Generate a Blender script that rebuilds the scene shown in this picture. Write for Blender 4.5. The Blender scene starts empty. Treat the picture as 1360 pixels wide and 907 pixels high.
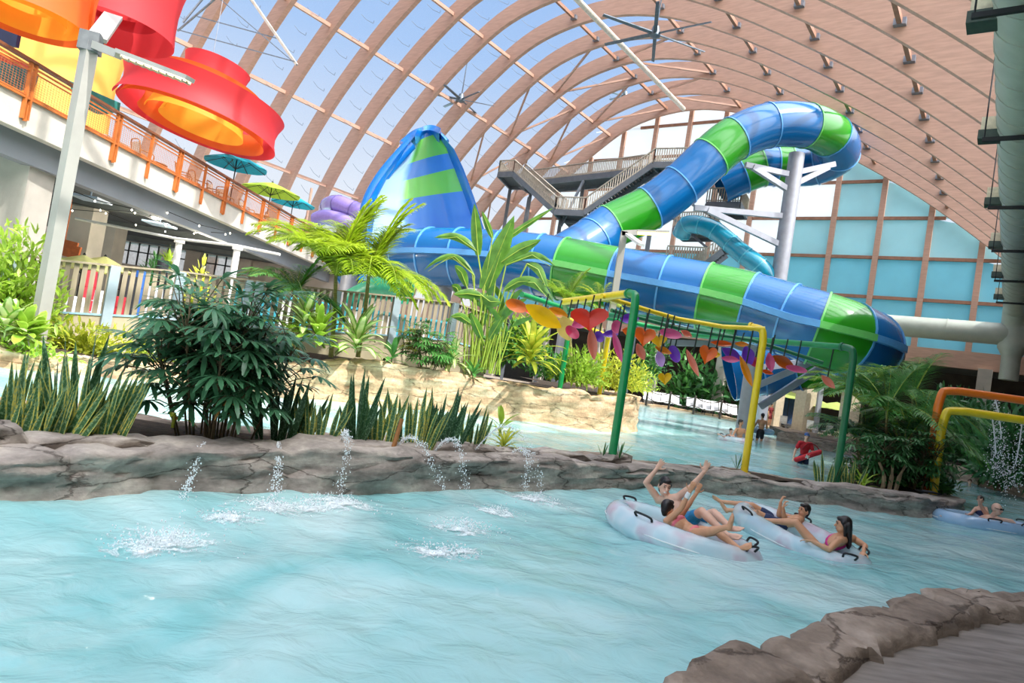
import bpy, bmesh, math, random
from mathutils import Vector, Matrix, noise
R = random.Random(7)
SC = bpy.context.scene
COL = SC.collection
PI = math.pi
# ------------------------------------------------------------------ camera model (1360 x 907)
FPX, CX, CY, H = 907.0, 680.0, 453.5, 1.75
PITCH, ROLL = math.radians(1.9), math.radians(9.0)
_R0 = Vector((1, 0, 0)); _U0 = Vector((0, -math.sin(PITCH), math.cos(PITCH)))
FW = Vector((0, math.cos(PITCH), math.sin(PITCH)))
RT = _R0*math.cos(ROLL) + _U0*math.sin(ROLL)
UP = -_R0*math.sin(ROLL) + _U0*math.cos(ROLL)
EYE = Vector((0, 0, H))
def ray(x, y): return FW + RT*((x-CX)/FPX) + UP*((CY-y)/FPX)
def at(x, y, Y):
    "point in the place at forward distance Y seen at (x, y)"
    d = ray(x, y); return EYE + d*(Y/d.y)
def atz(x, y, z):
    d = ray(x, y); return EYE + d*((z-H)/d.z)
# building axes: A along the hall, Q across it (to the right)
AX = math.radians(36.5); BAY = 3.6
A = Vector((math.sin(AX), math.cos(AX), 0)); Q = Vector((math.cos(AX), -math.sin(AX), 0))
def uv(u, v, z): return A*v + Q*u + Vector((0, 0, z))
Z = Vector((0, 0, 1))

# ------------------------------------------------------------------ materials
def lin(c):
    if isinstance(c, str):
        c = [int(c[i:i+2], 16)/255 for i in (0, 2, 4)]
    return tuple((x/12.92 if x <= .04045 else ((x+.055)/1.055)**2.4) for x in c) + (1,)
_M = {}
def mat(name, col, rough=.5, metal=0, var=.12, scale=6, bump=0, bscale=None, spec=.5, trans=0, col2=None, emit=0, coat=0, detail=4, stretch=None, alpha=1, lo=.35, hi=.65):
    """procedural principled material: base colour broken by noise, optional bump, optional leaf/fabric translucency"""
    if name in _M: return _M[name]
    m = bpy.data.materials.new(name); m.use_nodes = True
    nt = m.node_tree; N = nt.nodes; L = nt.links
    b = N['Principled BSDF']; out = N['Material Output']
    c = lin(col)
    if col2 is not None: d = lin(col2)
    else: d = tuple(max(0, x*(1-var*2)) for x in c[:3]) + (1,)
    tc = N.new('ShaderNodeTexCoord'); mp = N.new('ShaderNodeMapping'); no = N.new('ShaderNodeTexNoise')
    L.new(tc.outputs['Object'], mp.inputs['Vector']); L.new(mp.outputs[0], no.inputs['Vector'])
    if stretch: mp.inputs['Scale'].default_value = stretch
    no.inputs['Scale'].default_value = scale; no.inputs['Detail'].default_value = detail
    rp = N.new('ShaderNodeValToRGB'); rp.color_ramp.elements[0].position = lo; rp.color_ramp.elements[1].position = hi
    rp.color_ramp.elements[0].color = d; rp.color_ramp.elements[1].color = c
    L.new(no.outputs[0], rp.inputs[0]); L.new(rp.outputs[0], b.inputs['Base Color'])
    b.inputs['Roughness'].default_value = rough; b.inputs['Metallic'].default_value = metal
    b.inputs['Specular IOR Level'].default_value = spec
    if coat: b.inputs['Coat Weight'].default_value = coat; b.inputs['Coat Roughness'].default_value = .08
    if emit:
        L.new(rp.outputs[0], b.inputs['Emission Color']); b.inputs['Emission Strength'].default_value = emit
    if bump:
        n2 = no
        if bscale:
            n2 = N.new('ShaderNodeTexNoise'); n2.inputs['Scale'].default_value = bscale; n2.inputs['Detail'].default_value = 6
            L.new(mp.outputs[0], n2.inputs['Vector'])
        bp = N.new('ShaderNodeBump'); bp.inputs['Strength'].default_value = bump; bp.inputs['Distance'].default_value = .05
        L.new(n2.outputs[0], bp.inputs['Height']); L.new(bp.outputs[0], b.inputs['Normal'])
    sh = b.outputs[0]
    if trans:
        t = N.new('ShaderNodeBsdfTranslucent'); mx = N.new('ShaderNodeMixShader'); mx.inputs[0].default_value = trans
        L.new(rp.outputs[0], t.inputs[0]); L.new(sh, mx.inputs[1]); L.new(t.outputs[0], mx.inputs[2]); sh = mx.outputs[0]
    if alpha < 1:
        t = N.new('ShaderNodeBsdfTransparent'); mx = N.new('ShaderNodeMixShader'); mx.inputs[0].default_value = alpha
        L.new(t.outputs[0], mx.inputs[1]); L.new(sh, mx.inputs[2]); sh = mx.outputs[0]
    if sh is not b.outputs[0]: L.new(sh, out.inputs[0])
    m.diffuse_color = c; _M[name] = m
    return m
def leafmat(name, mid, edge=None, band=None, trans=.35, rough=.35, edge_w=.12):
    "leaf material driven by the leaf's own UV: centre colour, edge colour across, faint bands along"
    if name in _M: return _M[name]
    m = bpy.data.materials.new(name); m.use_nodes = True
    nt = m.node_tree; N = nt.nodes; L = nt.links; b = N['Principled BSDF']; out = N['Material Output']
    u = N.new('ShaderNodeUVMap'); s = N.new('ShaderNodeSeparateXYZ'); L.new(u.outputs[0], s.inputs[0])
    a = N.new('ShaderNodeMath'); a.operation = 'SUBTRACT'; a.inputs[1].default_value = .5; L.new(s.outputs[0], a.inputs[0])
    ab = N.new('ShaderNodeMath'); ab.operation = 'ABSOLUTE'; L.new(a.outputs[0], ab.inputs[0])
    rp = N.new('ShaderNodeValToRGB'); e = rp.color_ramp.elements
    e[0].position = max(0, .5-edge_w-.03); e[0].color = lin(mid); e[1].position = .5-edge_w+.03; e[1].color = lin(edge or mid)
    L.new(ab.outputs[0], rp.inputs[0])
    no = N.new('ShaderNodeTexNoise'); tc = N.new('ShaderNodeTexCoord'); L.new(tc.outputs['Object'], no.inputs['Vector']); no.inputs['Scale'].default_value = 3.5
    r2 = N.new('ShaderNodeValToRGB'); r2.color_ramp.elements[0].color = (.55, .6, .5, 1); r2.color_ramp.elements[1].color = (1.15, 1.1, 1, 1)
    r2.color_ramp.elements[0].position = .3; r2.color_ramp.elements[1].position = .7
    L.new(no.outputs[0], r2.inputs[0])
    mu = N.new('ShaderNodeMix'); mu.data_type = 'RGBA'; mu.blend_type = 'MULTIPLY'; mu.inputs[0].default_value = 1
    L.new(rp.outputs[0], mu.inputs[6]); L.new(r2.outputs[0], mu.inputs[7])
    res = mu.outputs[2]
    if band:
        w = N.new('ShaderNodeTexNoise'); w.inputs['Scale'].default_value = 1; w.inputs['Detail'].default_value = 2
        mp = N.new('ShaderNodeMapping'); mp.inputs['Scale'].default_value = (3, 22, 3); L.new(u.outputs[0], mp.inputs[0]); L.new(mp.outputs[0], w.inputs['Vector'])
        r3 = N.new('ShaderNodeValToRGB'); r3.color_ramp.elements[0].position = .5; r3.color_ramp.elements[1].position = .62
        L.new(w.outputs[0], r3.inputs[0])
        mb = N.new('ShaderNodeMix'); mb.data_type = 'RGBA'; L.new(r3.outputs[0], mb.inputs[0]); L.new(res, mb.inputs[6]); mb.inputs[7].default_value = lin(band)
        res = mb.outputs[2]
    L.new(res, b.inputs['Base Color']); b.inputs['Roughness'].default_value = rough
    t = N.new('ShaderNodeBsdfTranslucent'); L.new(res, t.inputs[0])
    mx = N.new('ShaderNodeMixShader'); mx.inputs[0].default_value = trans
    L.new(b.outputs[0], mx.inputs[1]); L.new(t.outputs[0], mx.inputs[2]); L.new(mx.outputs[0], out.inputs[0])
    m.diffuse_color = lin(mid); _M[name] = m
    return m

# ------------------------------------------------------------------ mesh builder
def frame(d, up=Z):
    d = d.normalized()
    if abs(d.dot(up)) > .985: up = Vector((0, 1, 0)) if abs(d.y) < .9 else Vector((1, 0, 0))
    x = d.cross(up).normalized(); y = x.cross(d).normalized()
    return x, y, d
class MB:
    def __init__(s): s.v = []; s.f = []; s.uv = []; s.mi = []; s.m = 0
    def add(s, vs, fs, uvs=None):
        o = len(s.v); s.v += [Vector(p) for p in vs]
        for k, f in enumerate(fs):
            s.f.append([o+i for i in f]); s.mi.append(s.m)
            s.uv.append([uvs[i] for i in f] if uvs else [(0, 0)]*len(f))
        return s
    def hexa(s, P):       # 8 points: bottom 4, top 4
        return s.add(P, [(3,2,1,0),(4,5,6,7),(0,1,5,4),(1,2,6,5),(2,3,7,6),(3,0,4,7)])
    def box(s, c, sx, sy, sz, rz=0, M=None):
        c = Vector(c); P = []
        if M is None: M = Matrix.Rotation(rz, 3, 'Z')
        for z in (-1, 1):
            for x, y in ((-1,-1),(1,-1),(1,1),(-1,1)): P.append(c + M @ Vector((x*sx/2, y*sy/2, z*sz/2)))
        return s.hexa(P)
    def bar(s, p, q, w, h=None, up=Z):
        p, q = Vector(p), Vector(q)
        if (q-p).length < 1e-6: return s
        h = h or w; x, y, d = frame(q-p, up); P = []
        for c in (p, q):
            for a, b in ((-1,-1),(1,-1),(1,1),(-1,1)): P.append(c + x*(a*w/2) + y*(b*h/2))
        return s.hexa(P)
    def rings(s, rings, closed=False, caps=True, flip=False):
        n = len(rings[0]); o = len(s.v)
        for r in rings: s.v += [Vector(p) for p in r]
        k = len(rings)
        for i in range(k if closed else k-1):
            i2 = (i+1) % k
            for j in range(n):
                j2 = (j+1) % n
                s.f.append([o+i*n+j, o+i*n+j2, o+i2*n+j2, o+i2*n+j]); s.mi.append(s.m)
                s.uv.append([(j/n, i/k), ((j+1)/n, i/k), ((j+1)/n, (i+1)/k), (j/n, (i+1)/k)])
        if caps and not closed:
            s.f.append([o+j for j in range(n)][::-1]); s.mi.append(s.m); s.uv.append([(0, 0)]*n)
            s.f.append([o+(k-1)*n+j for j in range(n)]); s.mi.append(s.m); s.uv.append([(0, 0)]*n)
        return s
    def tube(s, pts, r, n=8, closed=False, caps=True, up=Z):
        pts = [Vector(p) for p in pts]; k = len(pts); rr = r if isinstance(r, (list, tuple)) else [r]*k
        rings = []; px = None
        for i, p in enumerate(pts):
            if closed: d = pts[(i+1) % k]-pts[i-1]
            else: d = pts[min(i+1, k-1)]-pts[max(i-1, 0)]
            if d.length < 1e-9: d = Vector((0, 0, 1))
            d.normalize()
            if px is None: x, y, _ = frame(d, up)
            else:
                x = px - d*px.dot(d)
                if x.length < 1e-6: x, y, _ = frame(d, up)
                x.normalize(); y = d.cross(x)
                y = -y if False else y
            if px is None: y = d.cross(x)
            px = x
            rings.append([p + x*(math.cos(2*PI*j/n)*rr[i]) + y*(math.sin(2*PI*j/n)*rr[i]) for j in range(n)])
        return s.rings(rings, closed, caps)
    def lathe(s, prof, n=16, c=(0, 0, 0), axis=Z, caps=True):
        c = Vector(c); x, y, d = frame(Vector(axis))
        return s.rings([[c + d*z + x*(math.cos(2*PI*j/n)*r) + y*(math.sin(2*PI*j/n)*r) for j in range(n)] for r, z in prof], caps=caps)
    def ell(s, c, rx, ry, rz, M=None, n=10, k=7):
        c = Vector(c); rings = []
        M = M or Matrix.Identity(3)
        for i in range(k+1):
            t = PI*(i+.02)/(k+.04); z = -math.cos(t); w = math.sin(t)
            rings.append([c + M @ Vector((rx*w*math.cos(2*PI*j/n), ry*w*math.sin(2*PI*j/n), rz*z)) for j in range(n)])
        return s.rings(rings)
    def grid(s, G, uvG=None, flip=False):
        nr, nc = len(G), len(G[0]); vs = [p for r in G for p in r]; fs = []
        uvs = [p for r in uvG for p in r] if uvG else [(j/(nc-1), i/(nr-1)) for i in range(nr) for j in range(nc)]
        for i in range(nr-1):
            for j in range(nc-1):
                q = (i*nc+j, i*nc+j+1, (i+1)*nc+j+1, (i+1)*nc+j)
                fs.append(q[::-1] if flip else q)
        return s.add(vs, fs, uvs)
    def slab(s, poly, z0, z1):      # vertical prism over a polygon
        n = len(poly); P = [Vector((p[0], p[1], z0)) for p in poly] + [Vector((p[0], p[1], z1)) for p in poly]
        return s.add(P, [list(range(n))[::-1], [n+i for i in range(n)]] + [(i, (i+1) % n, n+(i+1) % n, n+i) for i in range(n)])
    def leaf(s, p, d, L, w, up=Z, bend=.5, fold=.25, n=6, prof=None, base=0.15, twist=0):
        """one leaf blade: starts at p along d, droops by bend, profile width w"""
        p = Vector(p); d = Vector(d).normalized(); up = Vector(up)
        x = d.cross(up)
        if x.length < 1e-3: x = Vector((1, 0, 0))
        x.normalize()
        if twist: x = Matrix.Rotation(twist, 3, d) @ x
        nrm = x.cross(d).normalized()
        vs = []; uvs = []; cur = p.copy(); dd = d.copy()
        for i in range(n+1):
            t = i/n
            ww = w*(prof(t) if prof else (base+(1-base)*min(1, t*3.0))*math.sqrt(max(0, 1-t**2.2)))*.5
            nn = x.cross(dd).normalized()
            vs += [cur - x*ww + nn*(abs(ww)*fold), cur, cur + x*ww + nn*(abs(ww)*fold)]
            uvs += [(0, t), (.5, t), (1, t)]
            cur = cur + dd*(L/n)
            dd = (dd - Z*(bend/n) * (1 if True else 0)).normalized()
        fs = []
        for i in range(n):
            a = i*3
            fs += [(a, a+1, a+4, a+3), (a+1, a+2, a+5, a+4)]
        return s.add(vs, fs, uvs)
    def build(s, name, mats, parent=None, smooth=True, local=False, ang=None):
        me = bpy.data.meshes.new(name)
        me.from_pydata([tuple(p) for p in s.v], [], s.f)
        for m in (mats if isinstance(mats, (list, tuple)) else [mats]): me.materials.append(m)
        ul = me.uv_layers.new(name='UVMap')
        flat = [c for f in s.uv for p in f for c in p]
        if len(flat) == 2*len(me.loops): ul.data.foreach_set('uv', flat)
        me.polygons.foreach_set('material_index', s.mi)
        me.polygons.foreach_set('use_smooth', [smooth]*len(me.polygons))
        me.update(); me.validate()
        if smooth: 
            try: me.set_sharp_from_angle(angle=math.radians(ang or 40))
            except Exception: pass
        o = bpy.data.objects.new(name, me); COL.objects.link(o)
        if parent is not None:
            o.parent = parent
            if not local:
                w = Vector((0, 0, 0)); q = parent
                while q: w += q.location; q = q.parent
                o.location = -w
        return o
def tag(o, label=None, cat=None, group=None, kind=None):
    if label: o['label'] = label
    if cat: o['category'] = cat
    if group: o['group'] = group
    if kind: o['kind'] = kind
    return o
def empty(name, loc=(0, 0, 0), label=None, cat=None, group=None, rz=0):
    o = bpy.data.objects.new(name, None); COL.objects.link(o); o.location = loc; o.rotation_euler = (0, 0, rz)
    o.empty_display_size = .1
    return tag(o, label, cat, group)
def copy_tree(o, parent=None):
    c = o.copy(); COL.objects.link(c)
    if parent: c.parent = parent
    for ch in list(o.children): copy_tree(ch, c)
    return c
def struct(o, label=None): o['kind'] = 'structure'; (label and o.__setitem__('label', label)); return o
def crom(P, n=8, closed=False):
    "Catmull-Rom through points"
    P = [Vector(p) for p in P]; out = []; k = len(P)
    for i in range(k if closed else k-1):
        if closed: a, b, c, d = P[i-1], P[i], P[(i+1) % k], P[(i+2) % k]
        else: a, b, c, d = P[max(i-1, 0)], P[i], P[i+1], P[min(i+2, k-1)]
        for j in range(n):
            t = j/n
            out.append(.5*((2*b) + (c-a)*t + (2*a-5*b+4*c-d)*t*t + (3*b-a-3*c+d)*t**3))
    if not closed: out.append(P[-1])
    return out
def fbm(p, s=1, o=4): return noise.fractal(Vector(p)*s, 1, 2, o)
EXPO = 1.0; SUN_E = 3.1; SUN_H = .62; SUN_Z = .78; SKY = .5; GLOW = 3.7
WCOL = ('93d2d2', 'cdebe8')
# ================================================================== camera, world, sun
cam = bpy.data.cameras.new('camera'); co = bpy.data.objects.new('camera', cam); COL.objects.link(co)
cam.sensor_fit = 'HORIZONTAL'; cam.sensor_width = 36; cam.lens = 36*FPX/1360; cam.clip_end = 600; cam.clip_start = .05
co.matrix_world = Matrix(((RT.x, UP.x, -FW.x, 0), (RT.y, UP.y, -FW.y, 0), (RT.z, UP.z, -FW.z, H), (0, 0, 0, 1)))
SC.camera = co
SC.view_settings.view_transform = 'Standard'; SC.view_settings.look = 'None'; SC.view_settings.gamma = 1
SC.view_settings.use_curve_mapping = False; SC.view_settings.exposure = EXPO
SC.cycles.max_bounces = 8; SC.cycles.diffuse_bounces = 4; SC.cycles.glossy_bounces = 3; SC.cycles.transmission_bounces = 6
SC.cycles.transparent_max_bounces = 16; SC.cycles.sample_clamp_indirect = 4; SC.cycles.caustics_reflective = False; SC.cycles.caustics_refractive = False
SUN = Vector((.804*SUN_H, -.595*SUN_H, SUN_Z)).normalized()
w = bpy.data.worlds.new('sky'); SC.world = w; w.use_nodes = True
nt = w.node_tree; N = nt.nodes; L = nt.links; bg = N['Background']
tc = N.new('ShaderNodeTexCoord'); sp = N.new('ShaderNodeSeparateXYZ'); L.new(tc.outputs['Generated'], sp.inputs[0])
rp = N.new('ShaderNodeValToRGB'); e = rp.color_ramp.elements
e[0].position = .0; e[0].color = (1.0, .97, .94, 1); e[1].position = .75; e[1].color = (.20, .42, .86, 1)
x = rp.color_ramp.elements.new(.2); x.color = (.82, .88, .97, 1); x = rp.color_ramp.elements.new(.40); x.color = (.42, .62, .95, 1)
L.new(sp.outputs[2], rp.inputs[0])
dt = N.new('ShaderNodeVectorMath'); dt.operation = 'DOT_PRODUCT'; L.new(tc.outputs['Generated'], dt.inputs[0]); dt.inputs[1].default_value = SUN
cl = N.new('ShaderNodeMath'); cl.operation = 'MAXIMUM'; cl.inputs[1].default_value = 0; L.new(dt.outputs['Value'], cl.inputs[0])
pw = N.new('ShaderNodeMath'); pw.operation = 'POWER'; pw.inputs[1].default_value = 2.5; L.new(cl.outputs[0], pw.inputs[0])
gl = N.new('ShaderNodeVectorMath'); gl.operation = 'SCALE'; gl.inputs[0].default_value = (1.0*GLOW, .96*GLOW, .91*GLOW); L.new(pw.outputs[0], gl.inputs['Scale'])
sk = N.new('ShaderNodeVectorMath'); sk.operation = 'SCALE'; sk.inputs['Scale'].default_value = SKY; L.new(rp.outputs[0], sk.inputs[0])
sm = N.new('ShaderNodeVectorMath'); sm.operation = 'ADD'; L.new(gl.outputs[0], sm.inputs[0]); L.new(sk.outputs[0], sm.inputs[1])
L.new(sm.outputs[0], bg.inputs[0]); bg.inputs[1].default_value = 1
sl = bpy.data.lights.new('sun', 'SUN'); so = bpy.data.objects.new('sun', sl); COL.objects.link(so)
sl.energy = SUN_E; sl.angle = math.radians(.6); sl.color = (1, .96, .9)
so.rotation_euler = (-SUN).to_track_quat('-Z', 'Y').to_euler()

# ================================================================== the hall
WOOD = mat('glulam wood', 'ba9480', .6, var=.09, scale=1.2, stretch=(1, 1, 8), detail=6, bump=.1, bscale=10)
WOODD = mat('dark wood', '9a6f58', .6, var=.12, scale=3)
STEEL = mat('grey galvanised steel', '8f949c', .45, .6, scale=5)
CONC = mat('concrete', 'b9b3a8', .85, var=.08, scale=1.3, bump=.15, bscale=30)
prof_b = [(1.3, 1.9), (.4, 2.85), (-.55, 3.78), (-1.9, 4.87), (-3.2, 5.74), (-4.9, 6.72), (-6.5, 7.38), (-8, 7.58), (-9.5, 7.27), (-10.7, 6.5), (-11.7, 5.6), (-12.5, 4.7), (-13.25, 3.6), (-13.8, 2.4), (-14.2, 1.2), (-14.4, 0)]
PROF = crom([(u*BAY, 0, z*BAY+H) for u, z in prof_b], 6)       # (u, 0, z) inner edge of an arch
def pn(i):
    a = PROF[max(i-1, 0)]; b = PROF[min(i+1, len(PROF)-1)]; t = (b-a).normalized()
    return Vector((t.z, 0, -t.x)) if Vector((t.z, 0, -t.x)).z > -.2 or True else None
def pofs(i, d):
    n = pn(i); n = n if n.dot(Vector((-7*BAY, 0, 2*BAY))-PROF[i]) < 0 else -n
    return PROF[i] + n*d
DEP, THK = 1.35, .34
NP = len(PROF)
for k in range(1, 18):
    mb = MB(); v0 = k*BAY; rings = []
    for i in range(NP):
        a = PROF[i]; b = pofs(i, DEP)
        rings.append([uv(a.x, v0-THK/2, a.z), uv(a.x, v0+THK/2, a.z), uv(b.x, v0+THK/2, b.z), uv(b.x, v0-THK/2, b.z)])
    mb.rings(rings)
    o = mb.build('roof_arch', WOOD, smooth=True, ang=30)
    struct(o, 'curved laminated wood arch of the glazed roof, %s' % ('against the end wall' if k == 17 else 'one of the row spanning the hall')); o['group'] = 'laminated wood roof arches'
# purlins, each one run along the hall
def nearest(u, side=None):
    return min(range(NP), key=lambda i: (PROF[i].x-u*BAY)**2)
for u in (-13.35, -12.5, -11.45, -10.05, -8.4, -6.6, -4.8, -3.2, -1.75):
    i = nearest(u); c = pofs(i, .55); mb = MB()
    mb.bar(uv(c.x, BAY, c.z), uv(c.x, 17*BAY, c.z), .2, .26)
    o = mb.build('roof_purlin', WOOD if u < -9 else WOODD, smooth=False); struct(o, 'straight wood purlin running the length of the roof'); o['group'] = 'roof purlins'
    if u > -9:
        for k in range(3, 17):
            mb = MB(); cc = uv(c.x, k*BAY-THK/2-.1, c.z); 
            mb.box(cc, .5, .34, .3, -AX)
            o = mb.build('steel_bracket', STEEL, smooth=False); struct(o, 'grey steel bracket joining purlin and arch'); o['group'] = 'purlin brackets'
# diagonal wind braces in the far bays
def arcp(u, d=.6):
    i = nearest(u); return pofs(i, d)
for k in (13, 14, 15, 16):
    us = [-13.35, -12.5, -11.45, -10.05, -8.4, -6.6]
    for a, b in zip(us[:-1], us[1:]):
        for s in (0, 1):
            pa, pb = arcp(a), arcp(b); mb = MB()
            va, vb = (k*BAY, (k+1)*BAY) if (s == 0) else ((k+1)*BAY, k*BAY)
            if (k + s) % 2: continue
            mb.bar(uv(pa.x, va, pa.z), uv(pb.x, vb, pb.z), .16)
            o = mb.build('roof_brace', WOOD, smooth=False); struct(o, 'slender diagonal wood brace between two arches'); o['group'] = 'roof braces'
# film roof (transparent, hazy) and opaque deck on the low right side
FILM = bpy.data.materials.new('roof film'); FILM.use_nodes = True
nt = FILM.node_tree; N = nt.nodes; L = nt.links
t = N.new('ShaderNodeBsdfTransparent'); t.inputs[0].default_value = (.97, .98, 1, 1)
b = N['Principled BSDF']; b.inputs['Base Color'].default_value = (.9, .93, .97, 1); b.inputs['Roughness'].default_value = .35
no = N.new('ShaderNodeTexNoise'); no.inputs['Scale'].default_value = .4
rr = N.new('ShaderNodeMapRange'); rr.inputs[3].default_value = .015; rr.inputs[4].default_value = .05; L.new(no.outputs[0], rr.inputs[0])
mx = N.new('ShaderNodeMixShader'); L.new(rr.outputs[0], mx.inputs[0]); L.new(t.outputs[0], mx.inputs[1]); L.new(b.outputs[0], mx.inputs[2]); L.new(mx.outputs[0], N['Material Output'].inputs[0])
ia = nearest(.25); ib = NP-1
mb = MB(); G = []
for k in (1, 5, 9, 13, 17):
    G.append([uv(pofs(i, DEP+.12).x, k*BAY, pofs(i, DEP+.12).z) for i in range(ia, ib+1)])
mb.grid(G); struct(mb.build('ceiling_film', FILM), 'clear film stretched over the roof arches')
mb = MB(); G = []
for k in (-2, 6, 17):
    G.append([uv(pofs(i, DEP+.14).x, k*BAY, pofs(i, DEP+.14).z) for i in range(0, ia+1)])
G2 = [[p+Vector((0, 0, .25)) for p in r] for r in G]
mb.grid(G, flip=True); mb.grid(G2)
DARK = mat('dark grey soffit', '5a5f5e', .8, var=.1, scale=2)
struct(mb.build('ceiling_deck', WOODD), 'solid timber roof deck along the low right side')
# film hooks: thin bent wires hanging under the film on the left side
mb = MB()
for k in range(3, 16):
    for i in range(nearest(-9.5), nearest(-13.6), 2):
        c = pofs(i, DEP); p = uv(c.x, (k+.5)*BAY, c.z)
        mb.tube([p, p+Q*.7-Z*.55, p+Q*1.5-Z*.95, p+Q*1.55-Z*.75], .018, 4)
o = mb.build('film_cable', mat('thin grey cable', '7c8794', .5, .3)); tag(o, 'thin bent grey cables hanging in rows under the clear roof film', 'cable'); o['kind'] = 'stuff'
# ------------------------------------------------------------------ end wall
EV = 17.25*BAY
BLUE1 = mat('blue wall panel', '93d6e4', .55, var=.04, scale=.5, trans=.4)
BLUE2 = mat('pale blue wall panel', 'b9e0e6', .5, var=.04, scale=.5, trans=.45)
WHITEP = mat('white glazed panel', 'f4f6f8', .4, var=.02, scale=.5, trans=.75)
def topz(u):
    best = None
    for i in range(NP-1):
        a, b = PROF[i], PROF[i+1]
        if min(a.x, b.x) <= u <= max(a.x, b.x):
            return a.z + (b.z-a.z)*((u-a.x)/(b.x-a.x))
    return 6
mus = [4.05 - 3.6*i for i in range(0, 16)]
rows = [8.15, 11.85, 15.15, 18.45, 21.6, 24.8, 28.0, 31]
for i, u in enumerate(mus):
    zt = topz(u)+.5
    if zt < 9: continue
    mb = MB(); mb.bar(uv(u, EV-.15, 8.0), uv(u, EV-.15, zt), .42, .3, up=A)
    o = mb.build('wall_mullion', WOOD, smooth=False); struct(o, 'upright wood mullion of the end wall'); o['group'] = 'end wall mullions'
    if i == 0: continue
    ua, ub = mus[i], mus[i-1]
    for j in range(len(rows)-1):
        za, zb = rows[j], rows[j+1]
        ta, tb = topz(ua)+1.3, topz(ub)+1.3
        if za > max(ta, tb): continue
        mb = MB(); P = [uv(ua, EV, za), uv(ub, EV, za), uv(ub, EV, max(za, min(zb, tb))), uv(ua, EV, max(za, min(zb, ta)))]
        mb.add(P + [p+A*.08 for p in P], [(0,1,2,3),(7,6,5,4),(0,4,5,1),(1,5,6,2),(2,6,7,3),(3,7,4,0)])
        white = (ub < -13 and za > 18) or (ub < -17 and za > 15)
        m = WHITEP if white else (BLUE2 if za > 14.5 else BLUE1)
        o = mb.build('wall_panel', m, smooth=False); struct(o, 'white glazed end wall panel' if white else 'blue end wall panel'); o['group'] = 'end wall panels'
for z in rows[1:-1]:
    us = [u for u in [x*.25 for x in range(-208, 8)] if topz(u) > z]
    if not us: continue
    mb = MB(); mb.bar(uv(min(us), EV-.12, z), uv(max(us), EV-.12, z), .2, .26)
    o = mb.build('wall_rail', WOODD, smooth=False); struct(o, 'horizontal wood rail of the end wall'); o['group'] = 'end wall rails'
mb = MB(); mb.bar(uv(-50, EV-.1, 7.45), uv(5, EV-.1, 7.45), .6, 1.3)
struct(mb.build('wall_beam', WOOD, smooth=False), 'wood beam under the blue end wall panels')
# lower storey under the end wall: piers, dark recess behind
for i in range(0, 8):
    u = -8.4-6.6*i if i else -1.9
    mb = MB(); mb.bar(uv(u, EV-.4, -.3), uv(u, EV-.4, 6.9), .9, .7, up=A)
    o = mb.build('pier', CONC, smooth=False); struct(o, 'square concrete pier under the end wall'); o['group'] = 'end wall piers'
BROWN = mat('dark brown wall', '4a4038', .85, var=.2, scale=1)
mb = MB(); mb.bar(uv(-60, EV+7, 3.2), uv(9, EV+7, 3.2), .3, 7.4)
struct(mb.build('wall_recess', BROWN, smooth=False), 'dark wall of the lower storey behind the piers')
mb = MB(); mb.hexa([uv(-60, EV, 6.85), uv(9, EV, 6.85), uv(9, EV+7, 6.85), uv(-60, EV+7, 6.85)] + [uv(-60, EV, 7.1), uv(9, EV, 7.1), uv(9, EV+7, 7.1), uv(-60, EV+7, 7.1)])
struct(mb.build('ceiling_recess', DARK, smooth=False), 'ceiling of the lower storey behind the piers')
# right side wall under the spring of the arches
RW = 6.5
mb = MB(); mb.hexa([uv(RW, -12, -1.2), uv(RW, EV+7, -1.2), uv(RW+.4, EV+7, -1.2), uv(RW+.4, -12, -1.2), uv(RW, -12, 15), uv(RW, EV+7, 15), uv(RW+.4, EV+7, 15), uv(RW+.4, -12, 15)])  # top and near end extended beyond view to keep sun off the front pool
struct(mb.build('wall_right', BROWN, smooth=False), 'dark side wall behind the palms')
mb = MB(); mb.hexa([uv(3.6, 6, 8.6), uv(RW, 6, 8.6), uv(RW, EV, 8.6), uv(3.6, EV, 8.6), uv(3.6, 6, 9.6), uv(RW, 6, 9.6), uv(RW, EV, 9.6), uv(3.6, EV, 9.6)])
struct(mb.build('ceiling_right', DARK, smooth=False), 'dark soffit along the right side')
# pool basin and dry floors
BASIN = mat('pool basin', 'bfe3e0', .6, var=.06, scale=.6)
mb = MB(); mb.grid([[Vector((x, y, -1.0)) for x in range(-60, 81, 20)] for y in range(-10, 111, 20)])
struct(mb.build('floor_basin', BASIN), 'pale pool basin floor')
# ------------------------------------------------------------------ ducts
DUCT = mat('painted grey green duct', 'a9b0a4', .5, .15, var=.06, scale=2)
r0 = empty('air_duct', uv(-1.25, 20, 11.3), 'large round grey green air duct running overhead along the right side', 'duct')
mb = MB(); DU, DZ = -.45, 11.3
end = at(1316, 478, 52); 
path = [uv(DU, 4, DZ), uv(DU, 20, DZ), uv(DU, 40, DZ), uv(DU, EV-4.5, DZ)]
mb.tube(path, .85, 20); 
for k in range(int(4/1.2), int((EV-8)/1.2)):
    p = uv(DU, k*1.2, DZ); mb.tube([p, p+A*.05], .875, 20)
mb.build('duct_run', DUCT, r0)
e0 = path[-1]; mb = MB(); mb.tube(crom([e0, e0+A*.9-Z*.2, e0+A*1.5-Z*1.2, e0+A*1.5-Z*2.0, e0+A*1.5-Z*2.6], 5), .85, 20); mb.build('duct_drop', DUCT, r0)
pT = e0+A*1.5-Z*2.6
mb = MB(); mb.tube([pT, pT-Z*.35, pT-Z*.9, pT-Z*1.1, pT-Z*2.6], [.9, .9, .6, .58, .58], 18); mb.build('duct_reducer', DUCT, r0)
mb = MB(); pj = pT+Z*.6; mb.tube([pj, pj-Q*16], .78, 18)
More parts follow.
